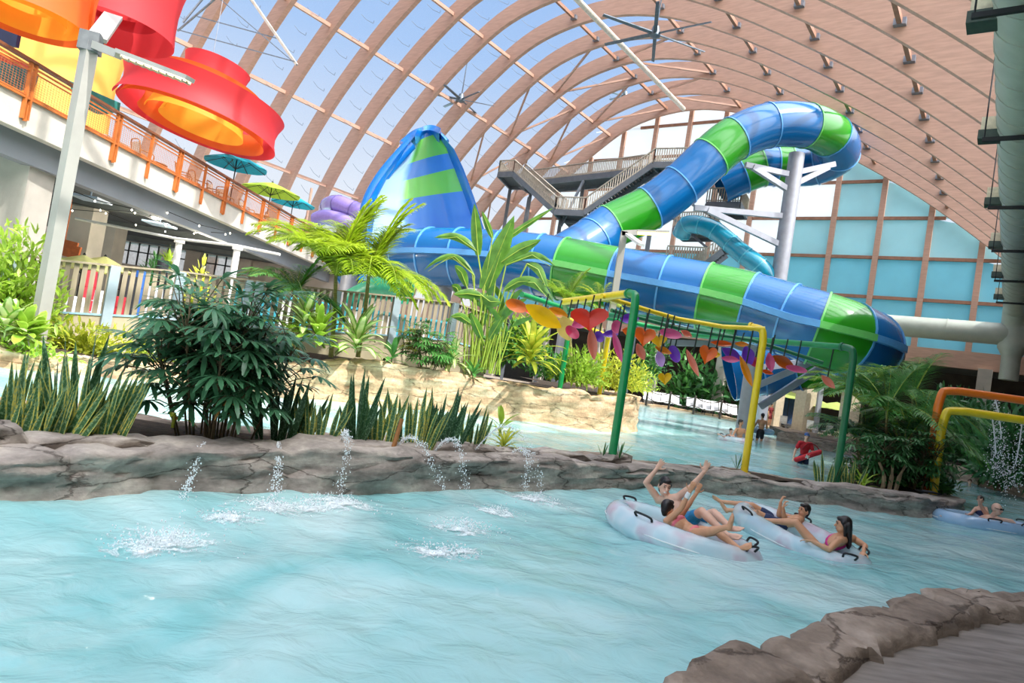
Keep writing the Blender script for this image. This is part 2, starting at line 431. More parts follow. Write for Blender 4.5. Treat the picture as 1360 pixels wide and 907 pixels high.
for k in (4, 8, 12): mb.tube([pj-Q*k, pj-Q*(k+.06)], .82, 18)
mb.build('duct_branch', DUCT, r0)
BLK = mat('black steel', '2c2f31', .5, .4, var=.1)
for k in range(0, 7):
    v = 9+k*7.2; c = uv(DU, v, DZ)
    mb = MB(); mb.bar(c-Z*.9-Q*1.1, c-Z*.9+Q*1.2, .09, .12); mb.bar(c-Z*.9-Q*1.05, c+Z*3.4-Q*1.05, .03); mb.bar(c-Z*1.0+Q*1.2, c+Z*1.0+Q*1.2, .03)
    mb.build('hanger', BLK, r0, smooth=False)
    if k % 1 == 0:
        mb = MB(); q = c-Q*.85+A*1.4; mb.box(q-Q*.1, .6, .5, .5, -AX); mb.m = 1; mb.box(q-Q*.12-Z*.3, .66, .56, .28, -AX)
        mb.build('diffuser', [mat('cream duct collar', 'd0c8ae', .6), mat('dark green louvre', '3d4f48', .5)], r0, smooth=False)
# ------------------------------------------------------------------ steel sprinkler main near the crown
mb = MB(); c = arcp(-8.0, -.45); mb.tube([uv(c.x+.5, 10, c.z), uv(c.x+.5, 16.6*BAY, c.z)], .22, 10)
tag(mb.build('roof_pipe', mat('cream pipe', 'd8cfc0', .4, .2)), 'long cream pipe slung under the crown of the roof', 'pipe')
# ------------------------------------------------------------------ fans
FAN = mat('fan grey metal', '6b7680', .4, .5)
def fan(c, rad, top, rot, label, nb=6):
    r = empty('ceiling_fan', c, label, 'fan', None)
    mb = MB(); mb.tube([c, top], .05, 6); mb.build('downrod', FAN, r)
    mb = MB(); mb.lathe([(.05, .55), (.22, .5), (.28, .2), (.34, .1), (.34, -.1), (.1, -.2)], 14, c); mb.build('motor_hub', FAN, r)
    for k in range(nb):
        a = rot+2*PI*k/nb; d = Vector((math.cos(a), math.sin(a), .0)); x = d.cross(Z)
        mb = MB(); mb.hexa([c+d*.25+x*.12, c+d*rad+x*.1, c+d*rad-x*.1+Z*.05, c+d*.25-x*.12+Z*.06, c+d*.25+x*.12+Z*.06, c+d*rad+x*.1+Z*.05, c+d*rad-x*.1+Z*.1, c+d*.25-x*.12+Z*.12])
        mb.build('blade', FAN, r, smooth=False)
fan(at(870, 46, 42), 3.7, at(878, 5, 42)+Z*1.5, .35, 'large six-bladed grey ceiling fan below the crown of the roof arches')
fan(at(612, 133, 58), 2.9, at(621, 80, 58), .1, 'smaller grey ceiling fan hanging in front of the clear roof above the blue slide wall')
fan(at(830, 128, 74), 2.2, at(838, 95, 74), .2, 'smallest grey fan, far off above the stair tower')
# rigging truss of thin bars high on the left
tr = empty('rigging_truss', at(350, 40, 36), 'thin grey and white rigging bars high up beside the red swirl', 'truss')
for a, b, w_, m in (((331, -5, 36), (394, 86, 34), .12, 'cream pipe'), ((288, -5, 36), (394, 86, 34), .05, 'thin grey cable'), ((212, 33, 38), (392, 82, 34), .05, 'thin grey cable'), ((236, 41, 37), (290, -5, 36), .08, 'grey galvanised steel'), ((243, 30, 37), (272, -5, 37), .08, 'grey galvanised steel'), ((262, 22, 37), (372, 52, 35), .05, 'thin grey cable')):
    mb = MB(); mb.bar(at(*a), at(*b), w_); mb.build('bar', _M[m], tr, smooth=False)
# ================================================================== upper deck on the left
def E(Y, off=0, z=0): return Vector((.0641*Y-15.6-off, Y, z))
DK = 6.8
KERB = mat('pale concrete kerb', 'cbc5b8', .8, var=.07, scale=1.5, bump=.1, bscale=25)
GREYC = mat('grey painted concrete', '8b9096', .8, var=.06, scale=.8)
ORNG = mat('orange painted steel', 'c97233', .45, .1, var=.1, scale=4)
BRN = mat('brown handrail', '7d4a2c', .5, var=.15, scale=5)
def prism(Y0, Y1, o0, o1, z0, z1):
    return MB().hexa([E(Y0, o1, z0), E(Y0, o0, z0), E(Y1, o0, z0), E(Y1, o1, z0), E(Y0, o1, z1), E(Y0, o0, z1), E(Y1, o0, z1), E(Y1, o1, z1)])
struct(prism(9, 50, 0, .35, 6.05, 6.95).build('trim_deck', KERB, smooth=False), 'pale concrete kerb along the edge of the upper deck')
struct(prism(9, 50, .35, 17, 6.1, DK).build('floor_deck', CONC, smooth=False), 'floor of the upper deck')
struct(prism(9, 50, .55, 1.0, 5.35, 6.1).build('beam_deck', GREYC, smooth=False), 'grey beam under the edge of the upper deck')
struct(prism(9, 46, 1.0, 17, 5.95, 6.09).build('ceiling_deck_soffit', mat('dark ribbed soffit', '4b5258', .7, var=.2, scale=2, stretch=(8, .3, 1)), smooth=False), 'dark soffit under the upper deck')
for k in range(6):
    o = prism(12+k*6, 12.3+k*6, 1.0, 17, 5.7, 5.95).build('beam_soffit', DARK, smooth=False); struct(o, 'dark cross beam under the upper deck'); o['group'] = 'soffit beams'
for Y, of in ((20.3, .75), (31.5, 6.5), (37, 9)):
    mb = MB(); a = E(Y, of); mb.hexa([a+Vector(p) for p in ((-1.15,0,-.5),(0,0,-.5),(0,1.15,-.5),(-1.15,1.15,-.5),(-1.15,0,6.1),(0,0,6.1),(0,1.15,6.1),(-1.15,1.15,6.1))])
    o = mb.build('concrete_column', CONC, smooth=False); struct(o, 'square concrete column holding up the deck'); o['group'] = 'deck columns'
struct(prism(14, 24, 9.5, 9.8, -.5, 6).build('wall_lower_left', mat('beige wall', 'a8a192', .85, var=.08), smooth=False), 'beige wall inside the lower storey')
# back wall of the lower storey with its long window
BW = mat('grey beige wall', 'b5aaa0', .85, var=.08, scale=1)
wy = 47
def fr(x, y, Y=wy): return at(x, y, Y)
mb = MB()
a, b2 = -46, -8
zs = [0, fr(180, 352).z, fr(180, 322).z, 6.2]
x0, x1 = fr(143, 335).x, fr(312, 350).x
for X0, X1, z0, z1 in ((a, x0, -.5, 6.2), (x0, x1, -.5, zs[1]), (x0, x1, zs[2], 6.2), (x1, b2, -.5, 6.2)):
    mb.box(((X0+X1)/2, wy+.2, (z0+z1)/2), X1-X0, .4, z1-z0)
struct(mb.build('wall_back_left', BW, smooth=False), 'grey beige wall at the back of the lower storey')
mb = MB(); mb.box(((x0+x1)/2, wy+.2, (zs[1]+zs[2])/2), x1-x0, .04, zs[2]-zs[1]); 
wn = mb.build('window_1', mat('window glass', 'eef4f8', .1, alpha=.35), smooth=False); struct(wn, 'long window of the lower storey')
mb = MB()
for i in range(14):
    X = x0+(x1-x0)*i/13; mb.box((X, wy+.1, (zs[1]+zs[2])/2), .07, .1, zs[2]-zs[1])
mb.box(((x0+x1)/2, wy+.1, (zs[1]*.4+zs[2]*.6)), x1-x0, .1, .08)
mb.build('window_frame', BLK, wn, smooth=False)
for i, px_ in enumerate((118, 262, 330, 372)):
    mb = MB(); X = fr(px_, 330).x; mb.box((X, wy-.2, 2.9), 1.0, .5, 6.4); o = mb.build('wall_pier', BW, smooth=False); struct(o, 'pier of the back wall'); o['group'] = 'back wall piers'
mb = MB(); mb.bar((a, wy-.5, zs[2]+.35), (b2, wy-.5, zs[2]+.35), .5, .35); struct(mb.build('trim_back_left', mat('lilac grey beam', '9c9290', .8), smooth=False), 'beam along the back wall of the lower storey')
for px_ in (120, 190, 245, 295):
    mb = MB(); p = fr(px_, 300+(px_-120)*.17, wy-.6); mb.box(p, .9, .4, .5); mb.box(p+Vector((0, -.25, -.1)), .5, .1, .3)
    o = mb.build('wall_lamp', mat('amber lamp box', 'b5793c', .5), smooth=False)
    tag(o, 'amber box lamp on the back wall under the deck', 'lamp', 'amber lamps on the back wall')
# ground floors on the left
struct(MB().slab([(-48, 16), (-14, 14.6), (-10.6, 17.2), (-8, 19.5), (-4.8, 21.6), (-1.5, 24.4), (1.5, 26), (2.6, 29), (2, 49), (-48, 49)], -.3, .55).build('floor_left', CONC, smooth=False), 'dry floor behind the fence')
# white posts under the deck
WHT = mat('white painted post', 'e6e6e2', .5, var=.05)
for (x, yt, yb, Y, lab) in ((236, 318, 352, 28, 'round white post behind the fence, left of the two'), (313, 327, 372, 27, 'round white post behind the fence, right of the two')):
    t, bt = at(x+3, yt, Y), at(x-4, yb, Y); mb = MB(); mb.tube([Vector((t.x, t.y, .4)), t], .13, 12); mb.tube([t-Z*.15, t], .2, 12); tag(mb.build('white_post', WHT), lab, 'post')
mb = MB(); mb.tube([at(100, 290, 27), at(236, 317, 27.6), at(313, 326, 27.2), at(372, 338, 27)], .06, 6)
tag(mb.build('rail_pipe', WHT), 'thin white pipe running along the tops of the white posts', 'pipe')
# string lights under the soffit
SLB = mat('lit bulb', 'fff4dc', .4, emit=6)
n = 0
for row in range(3):
    st = empty('string_light', at(70, 270+row*12, 22+2*row), 'string of small white bulbs under the deck soffit, %s' % ('nearest the deck edge', 'middle string', 'furthest inside')[row], 'light')
    mb = MB(); pts = []
    for i in range(13):
        t = i/12; X0 = -23-row*2.2; p = Vector((X0+t*11.5, 20+row*1.6+t*9.5, 5.62-.25*math.sin(PI*((t*4) % 1)))); pts.append(p)
    mb.tube(pts, .015, 4); mb.build('cord', BLK, st)
    for p in pts: b3 = MB(); b3.ell(p-Z*.05, .032, .032, .04, n=8, k=5); b3.build('bulb', SLB, st)
for (x, y, Y) in ((120, 264, 21), (212, 298, 26)):
    p = atz(x, y, 5.55); mb = MB(); mb.box(Vector((p.x, p.y, 5.55)), 1.1, 1.2, .08, .1); mb.bar(p+Z*.04, p+Z*.39, .05)
    tag(mb.build('soffit_panel', mat('pale blue panel', 'a8bfd8', .4), smooth=False), 'pale blue square panel under the deck soffit, %s' % ('near the lamp post' if x < 150 else 'farther in'), 'panel')
# railing
rl = empty('deck_railing', E(28, 0, DK), 'orange steel railing with wire mesh along the edge of the upper deck', 'railing')
for k in range(18):
    Y = 13.1+1.9*k; mb = MB(); o0 = -.06
    for s in ((-.09, .09) if k % 2 else (0,)):
        mb.bar(E(Y+s, o0, 6.35), E(Y+s, o0, 7.93), .1, .06)
    mb.bar(E(Y, o0-.02, 6.3), E(Y, o0-.02, 6.75), .09, .05)
    mb.build('post', ORNG, rl, smooth=False)
    if k < 17:
        Y2 = Y+1.9; mb = MB(); r_ = .011
        for i in range(1, 18): yy = Y+1.9*i/18; mb.bar(E(yy, o0, 7.02), E(yy, o0, 7.68), .007)
        for i in range(1, 10): zz = 7.02+.66*i/10; mb.bar(E(Y, o0, zz), E(Y2, o0, zz), .007)
        mb.bar(E(Y+.08, o0, 7.68), E(Y2-.08, o0, 7.68), .04); mb.bar(E(Y+.08, o0, 7.02), E(Y2-.08, o0, 7.02), .04)
        mb.build('mesh_panel', ORNG, rl, smooth=False)
mb = MB(); mb.bar(E(13, -.06, 7.95), E(45.5, -.06, 7.95), .2, .07); mb.build('handrail', BRN, rl, smooth=False)
mb = MB(); mb.bar(E(13, -.06, 7.8), E(45.5, -.06, 7.8), .05, .05); mb.bar(E(13, -.06, 6.95), E(45.5, -.06, 6.95), .07, .06); mb.build('rail', ORNG, rl, smooth=False)
# umbrellas
def umbrella(p, rad, h, m, label, tilt=0):
    r = empty('parasol', p, label, 'umbrella')
    mb = MB(); mb.tube([p, p+Z*h], .03, 8); mb.build('pole', BLK, r)
    mb = MB(); mb.lathe([(.25, 0), (.28, .06), (.08, .1), (.04, .3)], 14, p); mb.build('base', BLK, r)
    mb = MB(); top = p+Z*h; n = 8; G = []
    for f, dz, sag in ((.02, .0, 0), (.35, -.16, .02), (.7, -.36, .05), (1, -.56, .09)):
        row = []
        for j in range(n*4+1):
            a = 2*PI*j/(n*4); s = math.cos((a*n/(2*PI) % 1)*2*PI)*.5+.5
            row.append(top+Vector((math.cos(a), math.sin(a), 0))*rad*f*(1-.05*(1-s))+Z*(dz-sag*(1-s)*.3))
        G.append(row)
    mb.grid(G); mb.grid([[q+Z*.015 for q in g] for g in G], flip=True)
    mb.build('canopy', m, r, ang=60)
    for j in range(n):
        a = 2*PI*j/n; mb = MB(); d = Vector((math.cos(a), math.sin(a), 0)); mb.bar(top-Z*.02, top+d*rad*.99-Z*.58, .025); mb.bar(top-Z*.75, top+d*rad*.5-Z*.28, .02); mb.build('rib', BLK, r, smooth=False)
    mb = MB(); mb.lathe([(.05, -.02), (.06, .04), (.02, .1)], 8, top); mb.build('finial', BLK, r)
TEAL = mat('turquoise canvas', '1fb4c6', .7, trans=.35, var=.05); LIME = mat('lime green canvas', 'b4cf4a', .7, trans=.4, var=.05)
PALEG = mat('pale yellow green canvas', 'dfe2a0', .7, trans=.4, var=.05)
def onDeck(x, y, Y): q = at(x, y, Y); return Vector((q.x, q.y, DK))
for (x, y, Y, rad, m, lab) in ((316, 205, 33, 1.5, TEAL, 'open turquoise parasol on the upper deck, nearest the red swirl'), (362, 243, 39.5, 1.7, LIME, 'open lime green parasol on the upper deck'), (391, 260, 45, 1.45, TEAL, 'open turquoise parasol at the far end of the deck, behind the lime one')):
    p = onDeck(x, y, Y); t = at(x, y, Y); umbrella(p, rad, t.z-DK, m, lab)
for i, (x, y, Y, X) in enumerate(((112, 339, 27, 0), (140, 341, 30, 0))):
    t = at(x, y, Y); p = Vector((t.x, t.y, .55)); umbrella(p, 1.25, t.z-.55, PALEG, 'pale yellow parasol behind the fence, %s' % ('left one' if i == 0 else 'right one'))
# wicker chairs and tables on the deck
WICK = mat('orange brown wicker', 'b9793f', .6, var=.2, scale=20); CREAM = mat('cream sling', 'e9dcc8', .7, var=.05)
def chair(loc, rz, label, first=[None]):
    if first[0] is None:
        r = empty('wicker_chair', (0, 0, 0), None, 'chair')
        mb = MB(); mb.box((0, 0, .42), .52, .5, .06); mb.build('seat', CREAM, r, smooth=False, local=True)
        mb = MB(); G = [[Vector((-.26+.52*j/6, .24+.10*i/5+.03*math.cos((j-3)*.6), .45+.5*i/5)) for j in range(7)] for i in range(6)]
        mb.grid(G); mb.grid([[p+Vector((0, .02, 0)) for p in g] for g in G], flip=True); mb.build('backrest', CREAM, r, local=True)
        mb = MB(); mb.tube(crom([(-.27, .24, .42), (-.28, .36, .98), (0, .42, 1.05), (.28, .36, .98), (.27, .24, .42)], 5), .022, 6); mb.build('back_frame', WICK, r, local=True)
        for s in (-1, 1):
            mb = MB(); mb.tube(crom([(s*.28, .28, .68), (s*.31, 0, .66), (s*.29, -.25, .62), (s*.27, -.26, .4)], 4), .022, 6); mb.build('armrest', WICK, r, local=True)
            for y in (-.24, .24): mb = MB(); mb.tube([(s*.25, y, .42), (s*.27, y*1.1, 0)], .022, 6); mb.build('leg', WICK, r, local=True)
        c = first[0] = r
    else: c = copy_tree(first[0])
    c.location = loc; c.rotation_euler = (0, 0, rz); c['label'] = label; c['group'] = 'wicker chairs on the deck'
    return c
chs = [(25.6, .9, 2.6, 'nearest the red swirl'), (26.7, 2.9, -.5, 'second from the red swirl, turned away'), (28.3, .8, 1.9, 'beside the third railing bay'), (29.6, .9, 2.5, 'in front of the turquoise parasol pole'), (31.0, .8, 1.6, 'just past the turquoise parasol'), (32.3, 1.0, 2.8, 'between the turquoise and lime parasols'), (34.4, .9, 1.5, 'short of the lime parasol'), (35.6, 2.7, -.6, 'behind the others, near the lime parasol'), (37.3, .8, 2.2, 'beside the lime parasol'), (39.4, .9, 1.7, 'farthest along the deck')]
for Y, of, rz, t in chs: chair(E(Y, of, DK), rz, 'cream and brown wicker chair behind the orange railing, '+t)
def table(loc, label):
    r = empty('deck_table', loc, label, 'table', 'deck tables')
    mb = MB(); mb.lathe([(.02, .72), (.5, .72), (.52, .745), (.5, .76), (.02, .76)], 20, loc); mb.build('table_top', WICK, r)
    mb = MB(); mb.tube([loc, loc+Z*.72], .04, 8); mb.build('pedestal', BLK, r)
    mb = MB(); mb.lathe([(.26, 0), (.26, .03), (.05, .05)], 16, loc); mb.build('base', BLK, r)
for Y, of, t in ((27.6, 1.7, 'round wicker table on the deck between the nearest chairs'), (31.9, 1.9, 'round wicker table beside the turquoise parasol'), (36.6, 1.2, 'round wicker table beside the lime parasol')): table(E(Y, of, DK), t)
bn = empty('bench', E(23.6, .8, DK), 'low cream cushioned bench behind the orange railing', 'bench')
mb = MB(); c = E(23.6, .8, DK)
mb.box(c+Z*.42, .6, 1.3, .14, -.06); mb.build('cushion', CREAM, bn, smooth=False)
for sx in (-.25, .25):
    for sy in (-.55, .55): mb = MB(); mb.box(c+Vector((sx, sy, .17)), .06, .06, .36); mb.build('leg', WICK, bn, smooth=False)
# shade canopies and board at the near end of the deck
def dcanopy(pts, m, name, lab, cat):
    c = sum((Vector(p) for p in pts), Vector())/len(pts); mb = MB()
    G = [pts[0:2], pts[2:4]]; n = 8; rows = []
    for i in range(n+1):
        t = i/n; a = pts[0].lerp(pts[3], t); b = pts[1].lerp(pts[2], t)
        rows.append([a.lerp(b, j/n)-Z*.5*math.sin(PI*j/n)*math.sin(PI*t) for j in range(n+1)])
    mb.grid(rows); mb.grid([[p+Z*.03 for p in r] for r in rows], flip=True)
    return tag(mb.build(name, m), lab, cat)
dcanopy([at(-60, 60, 22), at(52, 100, 22), at(46, 118, 25), at(-60, 130, 25)], mat('teal canvas', '2b7f86', .7, trans=.2), 'shade_cloth', 'teal shade cloth on the near end of the deck', 'shade cloth')
dcanopy([at(-40, 50, 26), at(36, 88, 26), at(46, 92, 30), at(-40, 70, 30)], mat('red canvas', 'c9402f', .7, trans=.2), 'shade_cloth', 'red shade cloth above the teal one on the deck', 'shade cloth')
dcanopy([at(92, 108, 24), at(160, 138, 26.5), at(158, 152, 26.5), at(96, 128, 24)], mat('green teal canvas', '2f8f88', .7, trans=.2), 'shade_cloth', 'narrow green shade cloth behind the lamp post', 'shade cloth')
mb = MB(); mb.box(at(4, 48, 21), 1.0, .15, .55, 0); tag(mb.build('sign_board', mat('navy board', '1d2340', .4), smooth=False), 'small navy board hanging at the near end of the deck', 'board')
# ------------------------------------------------------------------ fabric swirls hanging over the deck
FRED = mat('red fabric', 'd93a40', .6, trans=.3, var=.03, scale=1); FORG = mat('orange fabric', 'e8702c', .6, trans=.4, var=.03, scale=1); FYEL = mat('yellow fabric', 'fbbd3a', .6, trans=.45, var=.03, scale=1)
FCRM = mat('golden fabric', 'fad06a', .6, trans=.4, var=.03, scale=1); FCRI = mat('crimson fabric', 'c42c38', .6, trans=.25, var=.03, scale=1)
def swirl(c, R0, bands, label, tilt=(0, 0), squash=1):
    """bands: list of (material, part name, r_start, r_end, z_low, z_high, turns, phase, flare)"""
    r = empty('fabric_swirl', c, label, 'fabric swirl')
    M = Matrix.Rotation(tilt[0], 3, 'X') @ Matrix.Rotation(tilt[1], 3, 'Y')
    for m, nm, ra, rb, z0, z1, turns, ph, fl in bands:
        mb = MB(); n = int(56*turns); rows = []
        for zi in range(5):
            t = zi/4; row = []
            for j in range(n+1):
                s = j/n; a = ph+2*PI*turns*s; rr = (ra+(rb-ra)*s)*R0*(1+fl*(t-.5)-.06*math.sin(PI*t))
                row.append(c+M @ Vector((rr*math.cos(a), rr*math.sin(a)*squash, z0+(z1-z0)*t)))
            rows.append(row)
        mb.grid(rows); mb.build(nm, m, r, ang=70)
    mb = MB(); mb.tube([c+Z*1.0, c+Z*9], .015, 4); mb.build('hanging_wire', STEEL, r)
    return r
def sc(k, L_): return [(m, n, a, b, z0*k, z1*k, t, p, f) for m, n, a, b, z0, z1, t, p, f in L_]
swirl(at(270, 147, 29), 2.75*1.16, sc(1.16, [(FRED, 'outer_band', 1.04, 1.0, -.62, .55, 1.02, 3.6, .0), (FORG, 'middle_band', .98, .74, -.66, .2, 1.0, 3.7, .0), (FYEL, 'inner_band', .64, .46, -.6, .7, 1.1, 3.5, -.1), (FORG, 'upper_band', .74, .66, .4, 1.0, 1.05, 3.0, -.06), (FRED, 'top_band', .42, .40, .85, 1.8, 1.05, 3.2, .05)]),
      'whole red and orange fabric swirl hanging over the deck in full view', tilt=(-.07, .12))
swirl(at(155, -7, 22.5), 2.1, [(FRED, 'outer_band', 1, .95, -1.25, 1.0, 1.0, 2.2, .08), (FCRI, 'middle_band', .8, .55, -.7, .9, 1.0, 2.6, 0), (FRED, 'inner_band', .5, .4, -.4, 1.2, 1.05, 1.0, 0)], 'red fabric swirl cut by the top of the picture above the lamp head')
swirl(at(38, -12, 18.5), 1.69, sc(1.34, [(FORG, 'outer_band', 1, .95, -.6, .9, 1.0, .3, .05), (FYEL, 'middle_band', .8, .6, -.56, .75, 1.02, .8, .05), (FYEL, 'inner_band', .5, .4, -.25, .7, 1.05, 1.5, 0)]), 'yellow and orange fabric swirl at the top left corner')
swirl(at(78, 92, 33), 2.8, [(FCRM, 'outer_band', 1, .94, -2.4, 2.0, 1.0, 2.0, -.06), (FYEL, 'inner_band', .72, .6, -2.2, 1.5, 1.0, 2.2, -.1)], 'tall golden yellow fabric drum behind the lamp post', tilt=(0, .12))
# ------------------------------------------------------------------ lamp post on the left
POLE = mat('grey painted pole', 'aaa79f', .45, .2, var=.05, scale=2)
LED = mat('lit led strip', 'ffe6ae', .4, emit=1.6, var=.02)
pb, pt = at(53, 428, 15.8), at(126, 58, 15.8)
ptop = Vector((pb.x, pb.y, pt.z))
lp = empty('lamp_post', pb, 'tall square grey lamp post with two lit heads beside the fence', 'lamp post')
mb = MB(); mb.bar(Vector((pb.x, pb.y, .3)), ptop, .27, .27, up=Vector((.5, 1, 0))); mb.build('pole', POLE, lp, smooth=False)
mb = MB(); mb.box(ptop, .42, .38, .44, .3); mb.build('head_bracket', mat('dark grey bracket', '6c6f70', .5, .3), lp, smooth=False)
def led(p, q, w, parent):
    mb = MB(); mb.bar(p+Z*.06, q+Z*.06, w, .09); hd = mb.build('lamp_head', POLE, parent, smooth=False)
    d = q-p
    mb = MB()
    for s in (-.28, .28):
        x = d.cross(Z).normalized()*w*s; mb.bar(p+d*.08+x, q-d*.03+x, w*.25, .06)
    mb.build('light_strip', LED, hd, smooth=False); mb = MB()
    for i in range(9):
        t = .1+.85*i/8; mb.bar(p+d*t-d.cross(Z).normalized()*w*.45-Z*.035, p+d*t+d.cross(Z).normalized()*w*.45-Z*.035, .05, .05)
    mb.build('lens_bars', mat('grey lens bar', '8d8878', .5), hd, smooth=False)
led(ptop+Vector((.05, .1, .1)), at(150, 24, 17.6), .42, lp)
mb = MB(); q1 = at(158, 73, 15.3); mb.bar(ptop-Z*.02, q1, .17, .17); mb.build('arm', POLE, lp, smooth=False)
led(q1, at(252, 109, 14.6), .25, lp)
# ceiling lamps of the lower storey
for i, (x, y) in enumerate(((208, 291), (266, 310), (306, 322))):
    p = atz(x, y, 5.5); r = empty('ceiling_lamp', p, 'small round ceiling lamp under the deck, %s' % ('first from the lamp post', 'second from the lamp post', 'farthest from the lamp post')[i], 'lamp')
    mb = MB(); mb.lathe([(.05, .4), (.3, .35), (.32, .1), (.28, .05)], 14, p); mb.build('lamp_shade', BLK, r)
    mb = MB(); mb.ell(p+Z*.06, .22, .22, .06, n=12, k=5); mb.build('lit_bulb', SLB, r)
    l = bpy.data.lights.new('lamp_light', 'POINT'); l.energy = 260; l.shadow_soft_size = .3; l.color = (1, .9, .75); lo = bpy.data.objects.new('lamp_light', l); COL.objects.link(lo); lo.location = p-Z*.2
# ================================================================== big blue and green tube slide
SB = mat('glossy blue fibreglass', '0a66a6', .22, var=.04, scale=.8, coat=.6, trans=.08); SG = mat('glossy green fibreglass', '2a921e', .22, var=.05, scale=.8, coat=.6, trans=.08)
SLB2 = mat('pale blue flange', '5aa2dc', .3, coat=.3, var=.04); SLG = mat('pale green flange', '6cc466', .3, coat=.3, var=.04)
SRIM = mat('deep blue rim', '0f6fc4', .25, coat=.5, var=.04)
GALV = mat('pale grey steel', 'a3a6ae', .45, .35, var=.06, scale=3)
def segs(P, rad, cols, parent, flange=True, n=26, sub=5, nm='tube_section', mats=(SB, SG), fm=None):
    pts = [Vector(p) for p in P]; C = crom(pts, sub); k = len(C)
    # parallel frames
    fr_ = []; px_ = None
    for i in range(k):
        d = (C[min(i+1, k-1)]-C[max(i-1, 0)]).normalized()
        x = Z.cross(d).normalized() if px_ is None else (px_-d*px_.dot(d)).normalized()
        x = (Z.cross(d)).normalized() if abs(d.z) < .95 else x
        y = d.cross(x); px_ = x; fr_.append((x, y, d))
    def ring(i, r): 
        x, y, d = fr_[i]; return [C[i]+x*(math.cos(2*PI*j/n)*r)+y*(math.sin(2*PI*j/n)*r) for j in range(n)]
    for s in range(len(pts)-1):
        i0, i1 = s*sub, (s+1)*sub; rr = rad[s] if isinstance(rad, list) else rad; r2 = rad[s+1] if isinstance(rad, list) else rad
        mb = MB(); L_ = [ring(i, rr+(r2-rr)*(i-i0)/sub) for i in range(i0, i1+1)]; inn = [ring(i, rr+(r2-rr)*(i-i0)/sub-.06) for i in range(i1, i0-1, -1)]
        mb.rings(L_+inn, closed=True)
        o = mb.build(nm, mats[1] if cols[s % len(cols)] == 'G' else mats[0], parent, ang=50)
        if flange:
            x, y, d = fr_[i0]; mb = MB()
            a = [p-d*.04 for p in ring(i0, rr*1.035)]; b = [p+d*.04 for p in ring(i0, rr*1.035)]; c0 = [p+d*.04 for p in ring(i0, rr*.98)]; d0 = [p-d*.04 for p in ring(i0, rr*.98)]
            mb.rings([a, b, c0, d0], closed=True); mb.build('flange', fm or (SLG if cols[s % len(cols)] == 'G' else SLB2), o)
    return C, fr_
sl_ = empty('water_slide', at(850, 480, 36), 'giant blue and green tube water slide with a tall wave wall', 'water slide')
# lower run (centre line), boundaries at the flanges
low = [(470, 352, 42), (520, 344, 40), (545, 342, 39), (574, 341, 38), (612, 342, 37.3), (665, 346, 36.4), (718, 352, 35.6), (748, 357, 35.1), (818, 371, 34), (883, 383.5, 33), (937, 394, 32.2), (995, 408, 31.3), (1046, 424, 30.4), (1086, 436, 29.7), (1122, 448, 29.6), (1147, 459, 30.6), (1147, 467, 32.8), (1110, 472, 35.2), (1060, 478, 36.5), (1010, 486, 37.2), (968, 494, 37.5)]
lowc = 'BBBBBBBGBBGBBGBBBGBB'
C1, F1 = segs([at(*p) for p in low], 1.62, lowc, sl_)
# pale side flange along the lower run, and seam under it
def ribbon(C, F, i0, i1, r, col, w=.2, drop=0):
    mb = MB(); A_ = []; B_ = []
    for i in range(i0, i1+1):
        x, y, d = F[i]; s = 1 if (C[i]+x-EYE).length < (C[i]-x-EYE).length else -1
        a = C[i]+x*s*(r-.03)+Z*drop
        A_.append([a-Z*w/2, a+x*s*.16-Z*w*.42, a+x*s*.16+Z*w*.42, a+Z*w/2])
    mb.rings(A_); return mb.build('side_flange', col, sl_)
for s in range(1, 15):
    ribbon(C1, F1, s*5, (s+1)*5, 1.62, SLG if lowc[s] == 'G' else SLB2, .34)
# upper run
up_ = [(700, 372, 42), (745, 344, 43), (788, 318, 44.2), (811, 301, 44.7), (862, 276.5, 45), (904, 246, 45), (943.6, 209, 45), (976, 184, 45.2), (1021, 166.5, 45.5), (1071, 167, 46.2), (1102, 180, 47.6), (1113, 203, 49.6), (1084, 219, 51.2), (1050, 221, 51.6), (1030, 221, 51.7), (1012, 222, 51.8), (985, 232, 52), (955, 246, 52.3)]
segs([at(*p) for p in up_], 1.5, 'BBBGBBGBBGBBBGBGB', sl_)
# wave wall
lft = [(478, 372), (486, 330), (490, 296), (494, 262), (508, 236), (530, 205), (552, 180)]
rgt = [(668, 380), (652, 338), (640, 300), (628, 262), (614, 224), (602, 198), (584, 177)]
NR, NS = 30, 20
def pol(L_, t):
    t *= len(L_)-1; i = min(int(t), len(L_)-2); f = t-i; return L_[i][0]+(L_[i+1][0]-L_[i][0])*f, L_[i][1]+(L_[i+1][1]-L_[i][1])*f
def wavep(s, t, off=0):
    a = pol(lft, t); b = pol(rgt, t); x = a[0]+(b[0]-a[0])*s; y = a[1]+(b[1]-a[1])*s
    bul = (1-(2*s-1)**2)
    y -= 6*bul*t
    return at(x, y, 38.2+3.0*bul*(1-.5*t)+2.0*t+off)
WV = bpy.data.materials.new('striped wave wall'); WV.use_nodes = True; nt = WV.node_tree; N = nt.nodes; L = nt.links; p = N['Principled BSDF']
um = N.new('ShaderNodeUVMap'); sx = N.new('ShaderNodeSeparateXYZ'); L.new(um.outputs[0], sx.inputs[0])
q = N.new('ShaderNodeMath'); q.operation = 'MULTIPLY_ADD'; q.inputs[1].default_value = -.10; L.new(sx.outputs[0], q.inputs[0]); L.new(sx.outputs[1], q.inputs[2])
r = N.new('ShaderNodeValToRGB'); r.color_ramp.interpolation = 'CONSTANT'; e = r.color_ramp.elements
e[0].position = 0; e[0].color = lin('4f96de'); e[1].position = .44; e[1].color = lin('86e060')
for ps_, cc in ((.575, '4f96de'), (.70, '86e060'), (.885, '2f86d6')): x = e.new(ps_); x.color = lin(cc)
